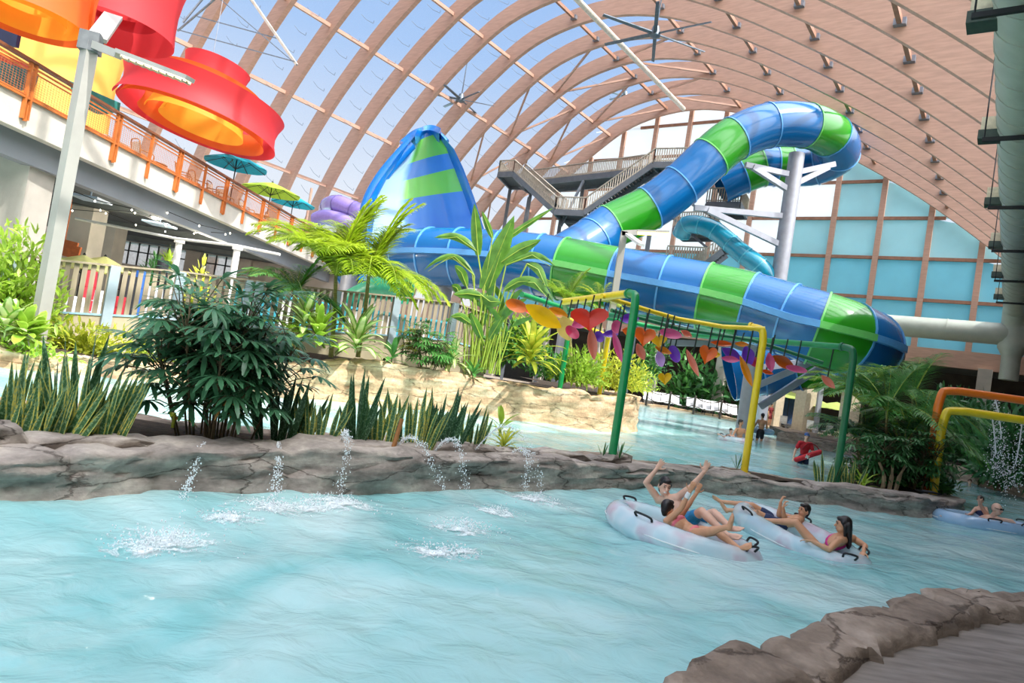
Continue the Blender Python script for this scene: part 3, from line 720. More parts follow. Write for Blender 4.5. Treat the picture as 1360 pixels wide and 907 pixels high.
L.new(q.outputs[0], r.inputs[0])
r2 = N.new('ShaderNodeValToRGB'); r2.color_ramp.elements[0].position = .25; r2.color_ramp.elements[1].position = .33; L.new(sx.outputs[0], r2.inputs[0])
mx = N.new('ShaderNodeMix'); mx.data_type = 'RGBA'; L.new(r2.outputs[0], mx.inputs[0]); mx.inputs[6].default_value = lin('bfe0f7'); L.new(r.outputs[0], mx.inputs[7])  # pale left part: glare highlight painted into the wall colour
L.new(mx.outputs[2], p.inputs['Base Color']); p.inputs['Roughness'].default_value = .22; p.inputs['Coat Weight'].default_value = .5
t = N.new('ShaderNodeBsdfTranslucent'); L.new(mx.outputs[2], t.inputs[0]); ms = N.new('ShaderNodeMixShader'); ms.inputs[0].default_value = .35; L.new(p.outputs[0], ms.inputs[1]); L.new(t.outputs[0], ms.inputs[2]); L.new(ms.outputs[0], N['Material Output'].inputs[0])
mb = MB(); G = [[wavep(j/NS, i/NR) for j in range(NS+1)] for i in range(NR+1)]
mb.grid(G)
ww = mb.build('wave_wall', WV, sl_, ang=60)
mb = MB(); G2 = [[wavep(j/NS, i/NR, .14) for j in range(NS+1)] for i in range(NR+1)]; mb.grid(G2, flip=True); mb.build('wall_back_skin', mat('translucent blue shell', '5aa6e4', .3, trans=.6, var=.04), ww)
for side in (0, 1):
    mb = MB(); A_ = []; 
    for i in range(NR+1):
        t = i/NR; e_ = wavep(side, t); inn = wavep(side+(.13 if side == 0 else -.2), t); d = (inn-e_); 
        nrm = (EYE-e_).normalized()
        ww_ = (.35+.5*t*t) if side == 0 else .6+.35*t
        dd = d.normalized()
        A_.append([e_-dd*.12-nrm*.2, e_-dd*.12+nrm*.1, e_+dd*ww_+nrm*.16, e_+dd*ww_-nrm*.2])
    mb.rings(A_); mb.build('wall_rim', SRIM, ww, ang=60)
# hood at the tip
mb = MB(); hp = [wavep(s/8, 1.0) for s in range(9)]
rr = [[p+Vector((0, -.25, -.1)), p+Vector((0, .1, .35)), p+Vector((0, .9, .1)), p+Vector((0, .5, -.4))] for p in hp]
mb.rings(rr); mb.build('wall_hood', SRIM, ww)
tp = wavep(.25, .97)
mb = MB(); mb.tube(crom([tp+Vector((-.9, .8, -.7)), tp+Vector((-.2, 1.0, .15)), tp+Vector((.6, 1.2, .35)), tp+Vector((1.3, 1.2, -.1))], 5), .55, 14); mb.build('wall_hood', SRIM, ww)
mb = MB(); mb.tube(crom([wavep(0, .95)+Vector((-.1, .6, 0)), wavep(0, .7)+Vector((-.25, .6, 0)), wavep(0, .45)+Vector((-.35, .6, 0)), wavep(0, .2)+Vector((-.3, .6, 0))], 5), .4, 10); mb.build('wall_rib', SRIM, ww)
# supports
def pole(p, q, r, parent, n=16, nm='support_column', m=GALV):
    mb = MB(); mb.tube([p, q], r, n); return mb.build(nm, m, parent)
ct = at(1058, 208, 46.3); pole(Vector((ct.x, ct.y, -.5)), ct+Z*.2, .52, sl_)
for (a, b) in (((1050, 232, 46.2), (990, 219, 45.6)), ((1047, 252, 46.2), (1000, 222, 45.6)), ((1062, 228, 46.2), (1108, 218, 47.4)), ((1058, 243, 46.2), (1100, 222, 47.2)), ((1040, 287, 46.2), (922, 276, 45.6)), ((1036, 325, 46.2), (940, 279, 45.6))):
    mb = MB(); mb.bar(at(*a), at(*b), .3, .36); mb.build('brace', GALV, sl_, smooth=False)
def col(x, ytop, Y, r): t = at(x, ytop, Y); pole(Vector((t.x, t.y, -.5)), t, r, sl_)
col(1008, 440, 33, .42); col(592, 365, 38.5, .5); col(466, 360, 40, .5); col(760, 385, 36, .4)
for (a, b) in (((1006, 512, 32.6), (1085, 478, 32)), ((1010, 540, 32.6), (1098, 482, 32.6)), ((1008, 470, 33), (900, 432, 33.4)), ((880, 455, 33.5), (1000, 458, 33.2)), ((1000, 490, 33), (1105, 475, 33.6)), ((586, 372, 38), (620, 395, 38)), ((590, 368, 38), (640, 400, 38.4))):
    mb = MB(); mb.bar(at(*a), at(*b), .26, .3); mb.build('brace', GALV, sl_, smooth=False)
mb = MB(); mb.box(at(1120, 478, 30.5), 1.3, .3, .6); mb.build('support_plate', GALV, sl_, smooth=False)
# ------------------------------------------------------------------ small teal slide
TL = mat('glossy teal fibreglass', '128aa6', .22, coat=.6, var=.05)
ts = empty('water_slide', at(925, 300, 49), 'small teal tube slide leaving the stair tower', 'water slide')
segs([at(*p) for p in ((905, 312, 50), (912, 299, 49.4), (930, 299, 48.8), (950, 307, 48.2), (970, 323, 47.6), (990, 340, 47), (1008, 353, 46.6), (1018, 370, 46.6), (1015, 395, 47))], .66, 'B', ts, mats=(TL, TL), fm=mat('pale teal flange', '4fb4c8', .3), n=18)
PU = mat('glossy purple fibreglass', '8b78bd', .25, coat=.5, var=.05)
ps = empty('water_slide', at(450, 280, 52), 'purple tube slide far left of the blue wave wall', 'water slide')
segs([at(*p) for p in ((520, 300, 52), (492, 287, 52), (470, 280, 52.4), (450, 272, 53), (438, 274, 54.5), (436, 284, 56), (450, 290, 56.5), (475, 294, 56), (510, 310, 55))], .75, 'B', ps, mats=(PU, PU), fm=mat('dark purple flange', '6b5a9c', .4), n=16)
segs([at(*p) for p in ((421, 292, 53), (430, 289, 52.6), (445, 291, 52.2), (465, 298, 52), (490, 312, 52))], .62, 'B', ps, flange=False, mats=(PU, PU), n=14)
GT = mat('green fibreglass', '1c8f6a', .3, coat=.4)
gs = empty('water_slide', at(505, 384, 30), 'green flume with an orange round end behind the fence', 'water slide')
segs([at(*p) for p in ((470, 398, 31), (490, 389, 30.5), (508, 383, 30), (540, 388, 29.4))], .55, 'B', gs, flange=False, mats=(GT, GT), n=16)
mb = MB(); c = at(522, 374, 30.4); mb.lathe([(.02, -.1), (.5, -.1), (.56, 0), (.5, .1), (.02, .1)], 20, c, axis=(EYE-c).normalized()); mb.build('end_cap', mat('burnt orange', 'b5683a', .5), gs)
# ------------------------------------------------------------------ stair tower
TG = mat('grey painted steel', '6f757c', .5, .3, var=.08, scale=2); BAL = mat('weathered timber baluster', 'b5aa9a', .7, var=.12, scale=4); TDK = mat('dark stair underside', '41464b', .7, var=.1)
tw = empty('stair_tower', at(770, 330, 57), 'grey stair tower with timber balustrades behind the slide', 'stair tower')
def rail_run(a, b, h=1.12):
    "a, b floor-edge points; balustrade between them"
    d = b-a; L_ = Vector((d.x, d.y, 0)).length; n = max(2, int(L_/.19)); mb = MB()
    for i in range(n+1):
        p = a+d*(i/n); mb.box(p+Z*(h/2-.05), .085, .085, h-.1)
    mb.bar(a+Z*(h-.03), b+Z*(h-.03), .14, .08); mb.bar(a+Z*.1, b+Z*.1, .08, .08)
    mb.build('balustrade', BAL, tw, smooth=False)
    mb = MB(); mb.bar(a-Z*.22, b-Z*.22, .12, .44); mb.build('stringer', TG, tw, smooth=False)
def plat(pts, th=.2):
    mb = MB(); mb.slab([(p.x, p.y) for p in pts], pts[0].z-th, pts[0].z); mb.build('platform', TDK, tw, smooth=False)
    mb = MB()
    for i in range(len(pts)): mb.bar(pts[i]-Z*(th+.12), pts[(i+1) % len(pts)]-Z*(th+.12), .16, .34)
    mb.build('platform_beam', TG, tw, smooth=False)
def flight(a, b, w):
    "stair flight between floor edges a (low) and b (high); w = width vector"
    d = b-a; n = max(4, int(abs(d.z)/.18)); mb = MB()
    for i in range(n):
        t = (i+.5)/n; p = a+d*t; hd = Vector((d.x, d.y, 0)).normalized()
        mb.hexa([p-hd*.16-Z*.03, p+hd*.16-Z*.03, p+hd*.16+w-Z*.03, p-hd*.16+w-Z*.03, p-hd*.16+Z*.03, p+hd*.16+Z*.03, p+hd*.16+w+Z*.03, p-hd*.16+w+Z*.03])
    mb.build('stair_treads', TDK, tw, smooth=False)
    rail_run(a, b); rail_run(a+w, b+w)
def lev(x, y, Y, z=None): p = at(x, y, Y); return Vector((p.x, p.y, p.z if z is None else z))
zt = lev(682, 220, 65).z-1.12; zl = lev(757, 261, 57).z-1.12
T2a, T2b = lev(663, 222, 64, zt), lev(683, 220, 63, zt)
T2c, T2d = T2b+Vector((1.2, 4, 0)), T2a+Vector((1.2, 4, 0))
plat([T2a, T2b, T2c, T2d]); rail_run(T2a, T2b); rail_run(T2d, T2a)
La, Lb = lev(739, 264, 57.6, zl), lev(779, 259, 56.4, zl); Lw = Vector((.9, 2.6, 0))
plat([La, Lb, Lb+Lw, La+Lw]); rail_run(La, Lb)
flight(La, T2b, Vector((1.0, .7, 0)))
T1a = lev(872, 190, 54, zt); T1b = lev(960, 175, 51.5, zt)
T1w = Vector((1.6, 3.0, 0))
plat([T1a, T1b, T1b+T1w, T1a+T1w]); rail_run(T1a, T1b)
flight(Lb, T1a, Vector((.7, 1.4, 0)))
Ba, Bb = lev(693, 227, 66.5, zt), lev(866, 197, 55.5, zt); Bw = Vector((1.2, 2.2, 0))
plat([Ba, Bb, Bb+Bw, Ba+Bw]); rail_run(Ba, Bb); rail_run(Ba+Bw, Bb+Bw)
# lower platforms seen under and beside the slide
zq = zl-4.2
Ma, Mb_ = lev(690, 288, 60, zq), lev(800, 288, 56, zq); plat([Ma, Mb_, Mb_+Lw*2, Ma+Lw*2]); rail_run(Ma, Mb_)
p1, p2 = at(938, 268, 53.5), at(984, 262, 52); p2.z = p1.z; plat([p1, p2, p2+T1w, p1+T1w]); rail_run(p1, p2); rail_run(p2, p2+T1w)
p1, p2 = at(884, 345, 52), at(935, 345, 50.5); p2.z = p1.z; plat([p1, p2, p2+T1w, p1+T1w]); rail_run(p1, p2)
p1, p2 = at(895, 300, 54), at(942, 296, 52); p2.z = p1.z; plat([p1, p2, p2+T1w, p1+T1w]); rail_run(p1, p2); rail_run(p2, p2+T1w)
flight(at(905, 372, 51), at(960, 330, 51), Vector((.7, 1.2, 0)))
for p in (T2d, La+Lw*.8, T1a+T1w*.5, Lb+Lw*.6, Ba+Bw, (Ba+Bb)/2+Bw*.5):
    mb = MB(); mb.bar(Vector((p.x, p.y, -.5)), Vector((p.x, p.y, p.z-.2)), .32, .32); mb.build('tower_column', TG, tw, smooth=False)
for a, b in (((690, 330, 62), (702, 262, 62)), ((745, 300, 58), (775, 240, 60)), ((770, 320, 57), (850, 250, 56)), ((860, 260, 55), (940, 330, 53)), ((900, 260, 54), (950, 290, 53))):
    mb = MB(); mb.bar(at(*a), at(*b), .18); mb.build('tower_brace', TG, tw, smooth=False)
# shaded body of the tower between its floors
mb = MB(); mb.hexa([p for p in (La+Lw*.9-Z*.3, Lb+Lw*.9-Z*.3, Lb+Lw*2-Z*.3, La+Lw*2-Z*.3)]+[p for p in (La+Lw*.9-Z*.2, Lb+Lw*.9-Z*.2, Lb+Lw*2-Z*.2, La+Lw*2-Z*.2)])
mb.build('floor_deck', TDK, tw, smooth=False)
# ------------------------------------------------------------------ lamp post in front of the slide
sp_ = at(829, 308, 26.5); sb = sp_
lq = empty('lamp_post', Vector((sp_.x, sp_.y, .6)), 'square grey lamp post with a lit yellow head in front of the slide', 'lamp post')
mb = MB(); mb.bar(Vector((sp_.x, sp_.y, .3)), sp_, .24, .24); mb.build('pole', POLE, lq, smooth=False)
mb = MB(); mb.bar(sp_-Z*.08-Vector((.1, 0, 0)), at(846, 309, 26.5), .24, .2); mb.build('arm', POLE, lq, smooth=False)
YL = mat('lit yellow lamp', 'ffd84a', .4, emit=7, var=.02)
mb = MB(); mb.bar(at(846, 307, 26.5), at(888, 308.5, 26.5), .26, .08); h1 = mb.build('lamp_head', POLE, lq, smooth=False)
mb = MB(); mb.bar(at(846, 309.5, 26.5), at(888, 311, 26.5), .24, .08); mb.build('light_strip', YL, h1, smooth=False)
mb = MB(); mb.bar(at(833, 311, 26.5), at(852, 325, 25), .24, .1); mb.build('lamp_head', WHT, lq, smooth=False)
# ================================================================== water, rock ledges, planting beds, fence
def rockmat(name, a, b, c, sc=1.0):
    m = bpy.data.materials.new(name); m.use_nodes = True; nt = m.node_tree; N = nt.nodes; L = nt.links; p = N['Principled BSDF']
    tc = N.new('ShaderNodeTexCoord'); mp = N.new('ShaderNodeMapping'); mp.inputs['Scale'].default_value = (sc, sc, sc*4.5); L.new(tc.outputs['Object'], mp.inputs[0])
    n1 = N.new('ShaderNodeTexNoise'); n1.inputs['Scale'].default_value = 1.6; n1.inputs['Detail'].default_value = 9; n1.inputs['Roughness'].default_value = .62; L.new(mp.outputs[0], n1.inputs['Vector'])
    r = N.new('ShaderNodeValToRGB'); e = r.color_ramp.elements; e[0].position = .3; e[0].color = lin(c); e[1].position = .68; e[1].color = lin(a); x = e.new(.5); x.color = lin(b); L.new(n1.outputs[0], r.inputs[0])
    n2 = N.new('ShaderNodeTexNoise'); n2.inputs['Scale'].default_value = 14; n2.inputs['Detail'].default_value = 8; L.new(tc.outputs['Object'], n2.inputs['Vector'])
    mx = N.new('ShaderNodeMix'); mx.data_type = 'RGBA'; mx.blend_type = 'OVERLAY'; mx.inputs[0].default_value = .35; L.new(r.outputs[0], mx.inputs[6]); L.new(n2.outputs[0], mx.inputs[7])
    ds = N.new('ShaderNodeMix'); ds.data_type = 'RGBA'; ds.blend_type = 'ADD'; ds.inputs[0].default_value = .7; mp2 = N.new('ShaderNodeMapping'); mp2.inputs['Scale'].default_value = (1, 1, 3.6); L.new(tc.outputs['Object'], mp2.inputs[0]); L.new(mp2.outputs[0], ds.inputs[6]); L.new(n1.outputs[1], ds.inputs[7])
    vo = N.new('ShaderNodeTexVoronoi'); vo.feature = 'DISTANCE_TO_EDGE'; vo.inputs['Scale'].default_value = .62*sc; L.new(ds.outputs[2], vo.inputs['Vector'])
    cr = N.new('ShaderNodeValToRGB'); cr.color_ramp.elements[0].position = .002; cr.color_ramp.elements[0].color = (.45, .42, .40, 1); cr.color_ramp.elements[1].position = .016; L.new(vo.outputs['Distance'], cr.inputs[0])
    mk = N.new('ShaderNodeMix'); mk.data_type = 'RGBA'; mk.blend_type = 'MULTIPLY'; mk.inputs[0].default_value = 1; L.new(mx.outputs[2], mk.inputs[6]); L.new(cr.outputs[0], mk.inputs[7])
    L.new(mk.outputs[2], p.inputs['Base Color']); p.inputs['Roughness'].default_value = .8
    bp = N.new('ShaderNodeBump'); bp.inputs['Strength'].default_value = .6; bp.inputs['Distance'].default_value = .03
    ad = N.new('ShaderNodeMath'); ad.operation = 'ADD'; L.new(n1.outputs[0], ad.inputs[0]); L.new(n2.outputs[0], ad.inputs[1]); a2 = N.new('ShaderNodeMath'); a2.operation = 'MULTIPLY_ADD'; a2.inputs[1].default_value = 1.2; L.new(cr.outputs[0], a2.inputs[0]); L.new(ad.outputs[0], a2.inputs[2]); L.new(a2.outputs[0], bp.inputs['Height']); L.new(bp.outputs[0], p.inputs['Normal'])
    m.diffuse_color = lin(b); return m
RK = rockmat('grey sculpted rock', 'bcb1a3', '9a9086', '6d655d'); RKT = rockmat('tan sculpted rock', 'd8c0a0', 'bfa17c', '8f7456', .8); RKB = rockmat('brown sculpted rock', 'ad9c8b', '8c7c6c', '64564a')
def resample(P, step):
    C = crom([Vector(p) for p in P], 14); out = [C[0]]; acc = 0
    for a, b in zip(C[:-1], C[1:]):
        l = (b-a).length; acc += l
        if acc >= step: out.append(b); acc = 0
    out.append(C[-1]); return out
def rockwall(name, path, width, m, seed=0, step=.07, zb=-.5, amp=.05, block=.9, top_slope=.0, parent=None, side=1, rough=.5, blockz=.05, vs=1.25):
    """sculpted rock wall: path points (x, y, height); its body lies to the left of the path for side=1"""
    rnd = random.Random(seed)
    C = resample(path, step); n = len(C); rows = []; s = 0
    cuts = []; q = rnd.uniform(.3, block); tot = sum((b-a).length for a, b in zip(C[:-1], C[1:]))
    while q < tot: cuts.append(q); q += rnd.uniform(.6, 1.5)*block
    offs = [(rnd.uniform(-1, 1)*blockz, rnd.uniform(-1, 1)*amp*.8, rnd.uniform(-.06, .06)) for _ in range(len(cuts)+1)]
    for i in range(n):
        if i: s += (C[i]-C[i-1]).length
        d = C[min(i+1, n-1)]-C[max(i-1, 0)]; d.z = 0; d.normalize(); nr = Vector((-d.y, d.x, 0))*side   # into the body
        k = sum(1 for c in cuts if c < s); oz, on, tl = offs[k]
        near = min([abs(c-s+.12*fbm((c, C[i].z, 3))) for c in cuts] or [9]); crack = math.exp(-(near/.05)**2)
        h = C[i].z + oz + .5*amp*fbm((s*.9, seed*3.1, 0), 1)
        prof = [(-.10, zb), (-.06, -.05), (-.01, .12*h), (.0, .3*h), (.0, .42*h), (-.005, .52*h), (-.01, .62*h), (-.01, .72*h), (.0, .80*h), (-.01, .86*h), (0, .93*h), (.03, .985*h), (.09, h), (.25*width, h-top_slope*.2), (.5*width, h-top_slope*.5), (.75*width, h-top_slope*.8), (width-.04, h-top_slope), (width, h-top_slope-.06), (width+.02, zb)]
        row = []
        for (o, z) in prof:
            p = Vector((C[i].x, C[i].y, 0)) + nr*o + Vector((0, 0, z))
            q1 = fbm((p.x*.8, p.y*.8, p.z*5+seed), 1.0, 4); q2 = fbm((p.x*3.1, p.y*3.1, p.z*7+seed), 1.0, 4)
            f = 1 if o < .6*width else .5
            vd, vp = noise.voronoi(Vector((p.x*vs, p.y*vs, p.z*vs*2.6+seed)))[:2]; cv = noise.cell_vector(vp[0]*7.3); edge = math.exp(-((vd[1]-vd[0])/.07)**2)
            p = p + nr*((cv.x-.5)*amp*1.1*f + edge*.05) + Z*(((cv.y-.5)*amp*.5-edge*.02)*(1 if z > .18 else 0))
            p = p + nr*((on-q1*amp*.8-q2*amp*rough*.8)*f + crack*.05*(1 if z > .05 else 0)) + Z*((q2*amp*.5 - crack*.05)*(1 if z > .15 else 0))
            row.append(p)
        rows.append(row)
    mb = MB(); mb.rings([r for r in rows], closed=False, caps=True)
    return mb.build(name, m, parent, ang=60)
LEDGE = [(-7.2, 1.2, .37), (-5.6, 3.2, .37), (-4.5, 4.7, .37), (-3.88, 5.57, .37), (-3.2, 6.45, .39), (-1.74, 7.85, .44), (.55, 9.94, .43), (2.69, 11.76, .42), (4.4, 12.85, .36), (6.3, 13.45, .33), (8.2, 13.85, .36), (9.8, 14.6, .36), (10.75, 15.7, .34), (11.5, 17.6, .3), (12.7, 20.5, .28), (14.2, 24, .26)]
le = rockwall('rock_ledge', LEDGE, .62, RK, 3, amp=.06, block=1.1, rough=.8)
tag(le, 'long low grey rock ledge between the front pool and the planting bed', 'rock ledge')
def off(path, d, h=None, side=1):
    out = []
    for i, p in enumerate(path):
        a = Vector(path[max(i-1, 0)]); b = Vector(path[min(i+1, len(path)-1)]); t = b-a; t.z = 0; t.normalize(); n = Vector((-t.y, t.x, 0))*side
        out.append((p[0]+n.x*d, p[1]+n.y*d, p[2] if h is None else h))
    return out
cp = off(LEDGE[2:8], .42, .5); rockwall('cap_stones', cp, .34, RK, 11, amp=.05, block=.75, parent=le, blockz=.05, zb=.1)
BACKL = [(-8.5, 5.6, .34), (-6.2, 8.2, .36), (-4.9, 9.2, .36), (-3.2, 9.6, .34), (-1.6, 10.2, .4), (-.2, 11.2, .36), (1.0, 12.1, .36), (3.0, 13.6, .34), (5.2, 14.6, .28), (6.8, 14.9, .28), (7.9, 15.7, .28), (9.4, 18.2, .28), (11.0, 21, .28), (13.0, 25, .28), (14.6, 25.4, .26)]
tag(rockwall('rock_edge', BACKL, .4, RKB, 5, amp=.05, block=1.0, side=-1), 'brown rock edge along the back of the planting bed', 'rock edge')
SOIL = mat('dark planting soil', '4a3b2c', .95, var=.3, scale=9, bump=.6, bscale=40)
poly = [(p[0], p[1]) for p in off(LEDGE, .3)] + [(p[0], p[1]) for p in off(BACKL, .2, side=-1)][::-1]
def strip(A_, B_, za, name, m, lab):
    mb = MB(); a = resample([(p[0], p[1], za) for p in A_], .4); b = resample([(p[0], p[1], za) for p in B_], .4); n = 60
    G = []
    for i in range(n+1):
        pa = a[int(i/n*(len(a)-1))]; pb = b[int(i/n*(len(b)-1))]
        G.append([pa.lerp(pb, j/5)+Z*(.05*fbm(pa.lerp(pb, j/5), 1.5)+.04*math.sin(PI*j/5)) for j in range(6)])
    mb.grid(G, flip=True); return tag(mb.build(name, m), lab, 'soil')
strip(off(LEDGE, .45), off(BACKL, .25, side=-1), .28, 'planting_soil', SOIL, 'dark soil of the long planting bed behind the rock ledge')['kind'] = 'stuff'
# back rock wall
BW_ = [(-14, 12.3, .42), (-11.5, 13.6, .42), (-9.0, 15.8, .42), (-8.0, 16.5, .45), (-6.6, 17.3, .6), (-5.6, 17.9, .85), (-4.2, 18.8, 1.2), (-2.4, 20.2, 1.22), (-.3, 21.7, 1.2), (1.8, 22.4, 1.2), (3.5, 23.3, 1.22), (4.7, 24.9, 1.28), (5.3, 27.2, 1.3), (5.2, 30, 1.3), (4.6, 34, 1.3), (4, 40, 1.2)]
bw = rockwall('rock_wall', BW_, .7, RKT, 8, amp=.10, block=1.6, step=.1, rough=.7)
tag(bw, 'tall tan sculpted rock wall in sunlight behind the channel', 'rock wall')
BED = [(p[0], p[1]) for p in off(BW_, .5)]
mb = MB()
for i in range(len(BW_)-1):
    a, b = off(BW_, .4)[i], off(BW_, .4)[i+1]; h0, h1 = BW_[i][2]-.08, BW_[i+1][2]-.08
    c, d = off(BW_, 4.0)[i+1], off(BW_, 4.0)[i]
    mb.add([(a[0], a[1], h0), (b[0], b[1], h1), (c[0], c[1], max(h1, .6)), (d[0], d[1], max(h0, .6))], [(0, 1, 2, 3)])
tag(mb.build('planting_soil', SOIL), 'soil of the raised bed on top of the tan rock wall', 'soil', kind='stuff')
# front right ledge with the terrace inside it
FR = [(-1.6, .6, .35), (-.5, 1.8, .35), (.3, 2.72, .35), (.86, 3.32, .35), (1.24, 3.7, .35), (2.0, 4.43, .35), (2.39, 4.86, .36), (3.44, 5.63, .36), (4.04, 6.11, .37), (5.31, 6.7, .37), (7.5, 7.4, .36), (10, 7.9, .36), (14, 8.0, .36)]
tag(rockwall('rock_ledge', FR, .40, RKB, 21, amp=.035, block=.8, side=-1, step=.04, top_slope=.03, blockz=.025, vs=1.5), 'curved brown rock ledge bordering the terrace at the front right', 'rock ledge')
TER = mat('brown grey concrete terrace', '9a9086', .75, var=.22, scale=2.2, bump=.3, bscale=26, stretch=(1, 4, 1), detail=9)
mb = MB(); ins = [(p[0], p[1]) for p in off(FR, .25, side=-1)]
mb.add([(x, y, .21) for x, y in ins]+[(14, -3, .21), (-1.6, -3, .21)], [list(range(len(ins)+2))[::-1]])
struct(mb.build('floor_terrace', TER, smooth=False), 'concrete terrace floor at the front right')
# far bank on the right, far shore
tag(rockwall('rock_edge', [(15.0, 36, .5), (17.6, 33, .5), (18.8, 28, .5), (19.2, 24, .55), (18.8, 20, .55), (18.6, 16, .5)], 1.0, RKB, 31, amp=.12, step=.15, side=-1), 'brown rock bank across the channel at the right', 'rock edge')
mb = MB(); mb.slab([(19.4, 14), (34, 14), (34, 40), (18, 46), (15.4, 36.4), (18.2, 33), (19.4, 28)], -.4, .42); struct(mb.build('floor_right_bank', SOIL, smooth=False), 'planted ground on the right bank')
SH = [(3.5, 50), (7, 57), (12.6, 58.2), (16, 57.6), (18.3, 53.5), (18.9, 49), (21.5, 46.8), (27, 44.5), (38, 38)]
FDK = mat('wet tan far deck', 'b9ab98', .5, var=.08, scale=.6)
mb = MB(); mb.slab(SH + [(60, 60), (30, 80), (-6, 80), (-20, 60)], -.4, .12); struct(mb.build('floor_far', FDK, smooth=False), 'tan pool deck along the far shore')
tag(rockwall('rock_edge', [(x, y, .3) for x, y in SH], .5, RKT, 41, amp=.08, step=.3, side=1, block=2), 'low tan rock edge along the far shore', 'rock edge')
# ------------------------------------------------------------------ water
WM = bpy.data.materials.new('pool water'); WM.use_nodes = True; nt = WM.node_tree; N = nt.nodes; L = nt.links; p = N['Principled BSDF']
tc = N.new('ShaderNodeTexCoord'); n1 = N.new('ShaderNodeTexNoise'); n1.inputs['Scale'].default_value = .45; n1.inputs['Detail'].default_value = 5; n1.inputs['Distortion'].default_value = 1.2; L.new(tc.outputs['Object'], n1.inputs['Vector'])
r = N.new('ShaderNodeValToRGB'); e = r.color_ramp.elements; e[0].position = .36; e[0].color = lin(WCOL[0]); e[1].position = .7; e[1].color = lin(WCOL[1]); L.new(n1.outputs[0], r.inputs[0])
mp = N.new('ShaderNodeMapping'); mp.inputs['Scale'].default_value = (1.0, 1.25, 1); mp.inputs['Rotation'].default_value = (0, 0, .5); L.new(tc.outputs['Object'], mp.inputs[0])
n2 = N.new('ShaderNodeTexNoise'); n2.inputs['Scale'].default_value = 3.4; n2.inputs['Detail'].default_value = 7; n2.inputs['Distortion'].default_value = .7; L.new(mp.outputs[0], n2.inputs['Vector'])
f = N.new('ShaderNodeValToRGB'); f.color_ramp.elements[0].position = .62; f.color_ramp.elements[1].position = .8; f.color_ramp.elements[1].color = (.25, .25, .25, 1); L.new(n2.outputs[0], f.inputs[0])
mx = N.new('ShaderNodeMix'); mx.data_type = 'RGBA'; L.new(f.outputs[0], mx.inputs[0]); L.new(r.outputs[0], mx.inputs[6]); mx.inputs[7].default_value = (.86, .95, .95, 1)
L.new(mx.outputs[2], p.inputs['Base Color']); p.inputs['Roughness'].default_value = .09; p.inputs['IOR'].default_value = 1.33; p.inputs['Specular IOR Level'].default_value = .5
bp = N.new('ShaderNodeBump'); bp.inputs['Strength'].default_value = .5; bp.inputs['Distance'].default_value = .06; L.new(n2.outputs[0], bp.inputs['Height']); L.new(bp.outputs[0], p.inputs['Normal'])
t = N.new('ShaderNodeBsdfTransparent'); t.inputs[0].default_value = (.72, .93, .92, 1); ms = N.new('ShaderNodeMixShader'); ms.inputs[0].default_value = .84
L.new(t.outputs[0], ms.inputs[1]); L.new(p.outputs[0], ms.inputs[2]); L.new(ms.outputs[0], N['Material Output'].inputs[0])
mb = MB(); G = []
nr, na = 250, 260
for i in range(nr+1):
    rr = 1.2*(75/1.2)**(i/nr); row = []
    for j in range(na+1):
        a = math.radians(-62+124*j/na); x, y = rr*math.sin(a), rr*math.cos(a)
        fade = min(1, 14/rr+.2)
        z = .06*fbm((x*.45+7, y*.6, 0), 1, 3)*fade + .034*fbm((x*1.5, y*1.9, 4), 1, 3)*fade + (.006*fbm((x*4.5, y*5.5, 9), 1, 2) if rr < 22 else 0)
        row.append(Vector((x, y, z-.01)))
    G.append(row)
mb.grid(G, flip=True); o = mb.build('pool_water', WM, ang=180); struct(o, 'turquoise pool water with ripples')
# splashing jets off the ledge and foam where they land
FOAM = mat('white water drops', 'f6fbfc', .15, var=.02, spec=.8, alpha=.9)
def drops(mb, p, r):
    n = 5; mb.ell(p, r, r, r*1.2, n=n, k=3)
def jet(pts, n, r, lab, spread=.02, sz=(.003, .008)):
    C = crom([Vector(q) for q in pts], 12); mb = MB(); rd = random.Random(len(lab)*7+n)
    for i in range(n):
        t = rd.random()**.8; p = C[int(t*(len(C)-1))]; s = spread*(.3+1.2*t)
        drops(mb, p+Vector((rd.gauss(0, s), rd.gauss(0, s), rd.gauss(0, s))), rd.uniform(*sz)*r)
    mb.tube(C[:int(len(C)*.55)], [.009*r*(1-.5*i/len(C)) for i in range(int(len(C)*.55))], 5)
    o = mb.build('water_jet', FOAM); tag(o, lab, 'water jet', 'water jets off the rock ledge'); o['kind'] = 'stuff'
jets = [((272, 588), (266, 598), (255, 630), (243, 662), 6.9, 'water jet arcing off the ledge in front of the fan palm'), ((369, 588), (370, 594), (369, 625), (366, 655), 7.5, 'water jet falling straight, second from the fan palm'), ((452, 590), (458, 573), (462, 590), (452, 650), 8.1, 'water jet rising above the dark snake plant'), ((522, 600), (538, 582), (562, 592), (588, 650), 8.6, 'arched water jet left of the wooden stake'), ((576, 600), (592, 585), (610, 592), (620, 652), 9.0, 'arched water jet right of the wooden stake'), ((627, 602), (662, 568), (695, 580), (722, 655), 9.5, 'tallest arched water jet in front of the low fern'), ((672, 608), (690, 596), (700, 606), (698, 650), 9.9, 'short water jet at the right end of the row')]
for a, b, c, d, Y, lab in jets:
    jet([at(*a, Y+.35), at(*b, Y+.1), at(*c, Y-.25), at(*d, Y-.55)], 340, 1.0, lab, .024)
FPM = bpy.data.materials.new('foam sheet'); FPM.use_nodes = True; nt = FPM.node_tree; N = nt.nodes; L = nt.links; p = N['Principled BSDF']; p.inputs['Base Color'].default_value = (.9, .95, .95, 1); p.inputs['Roughness'].default_value = .4
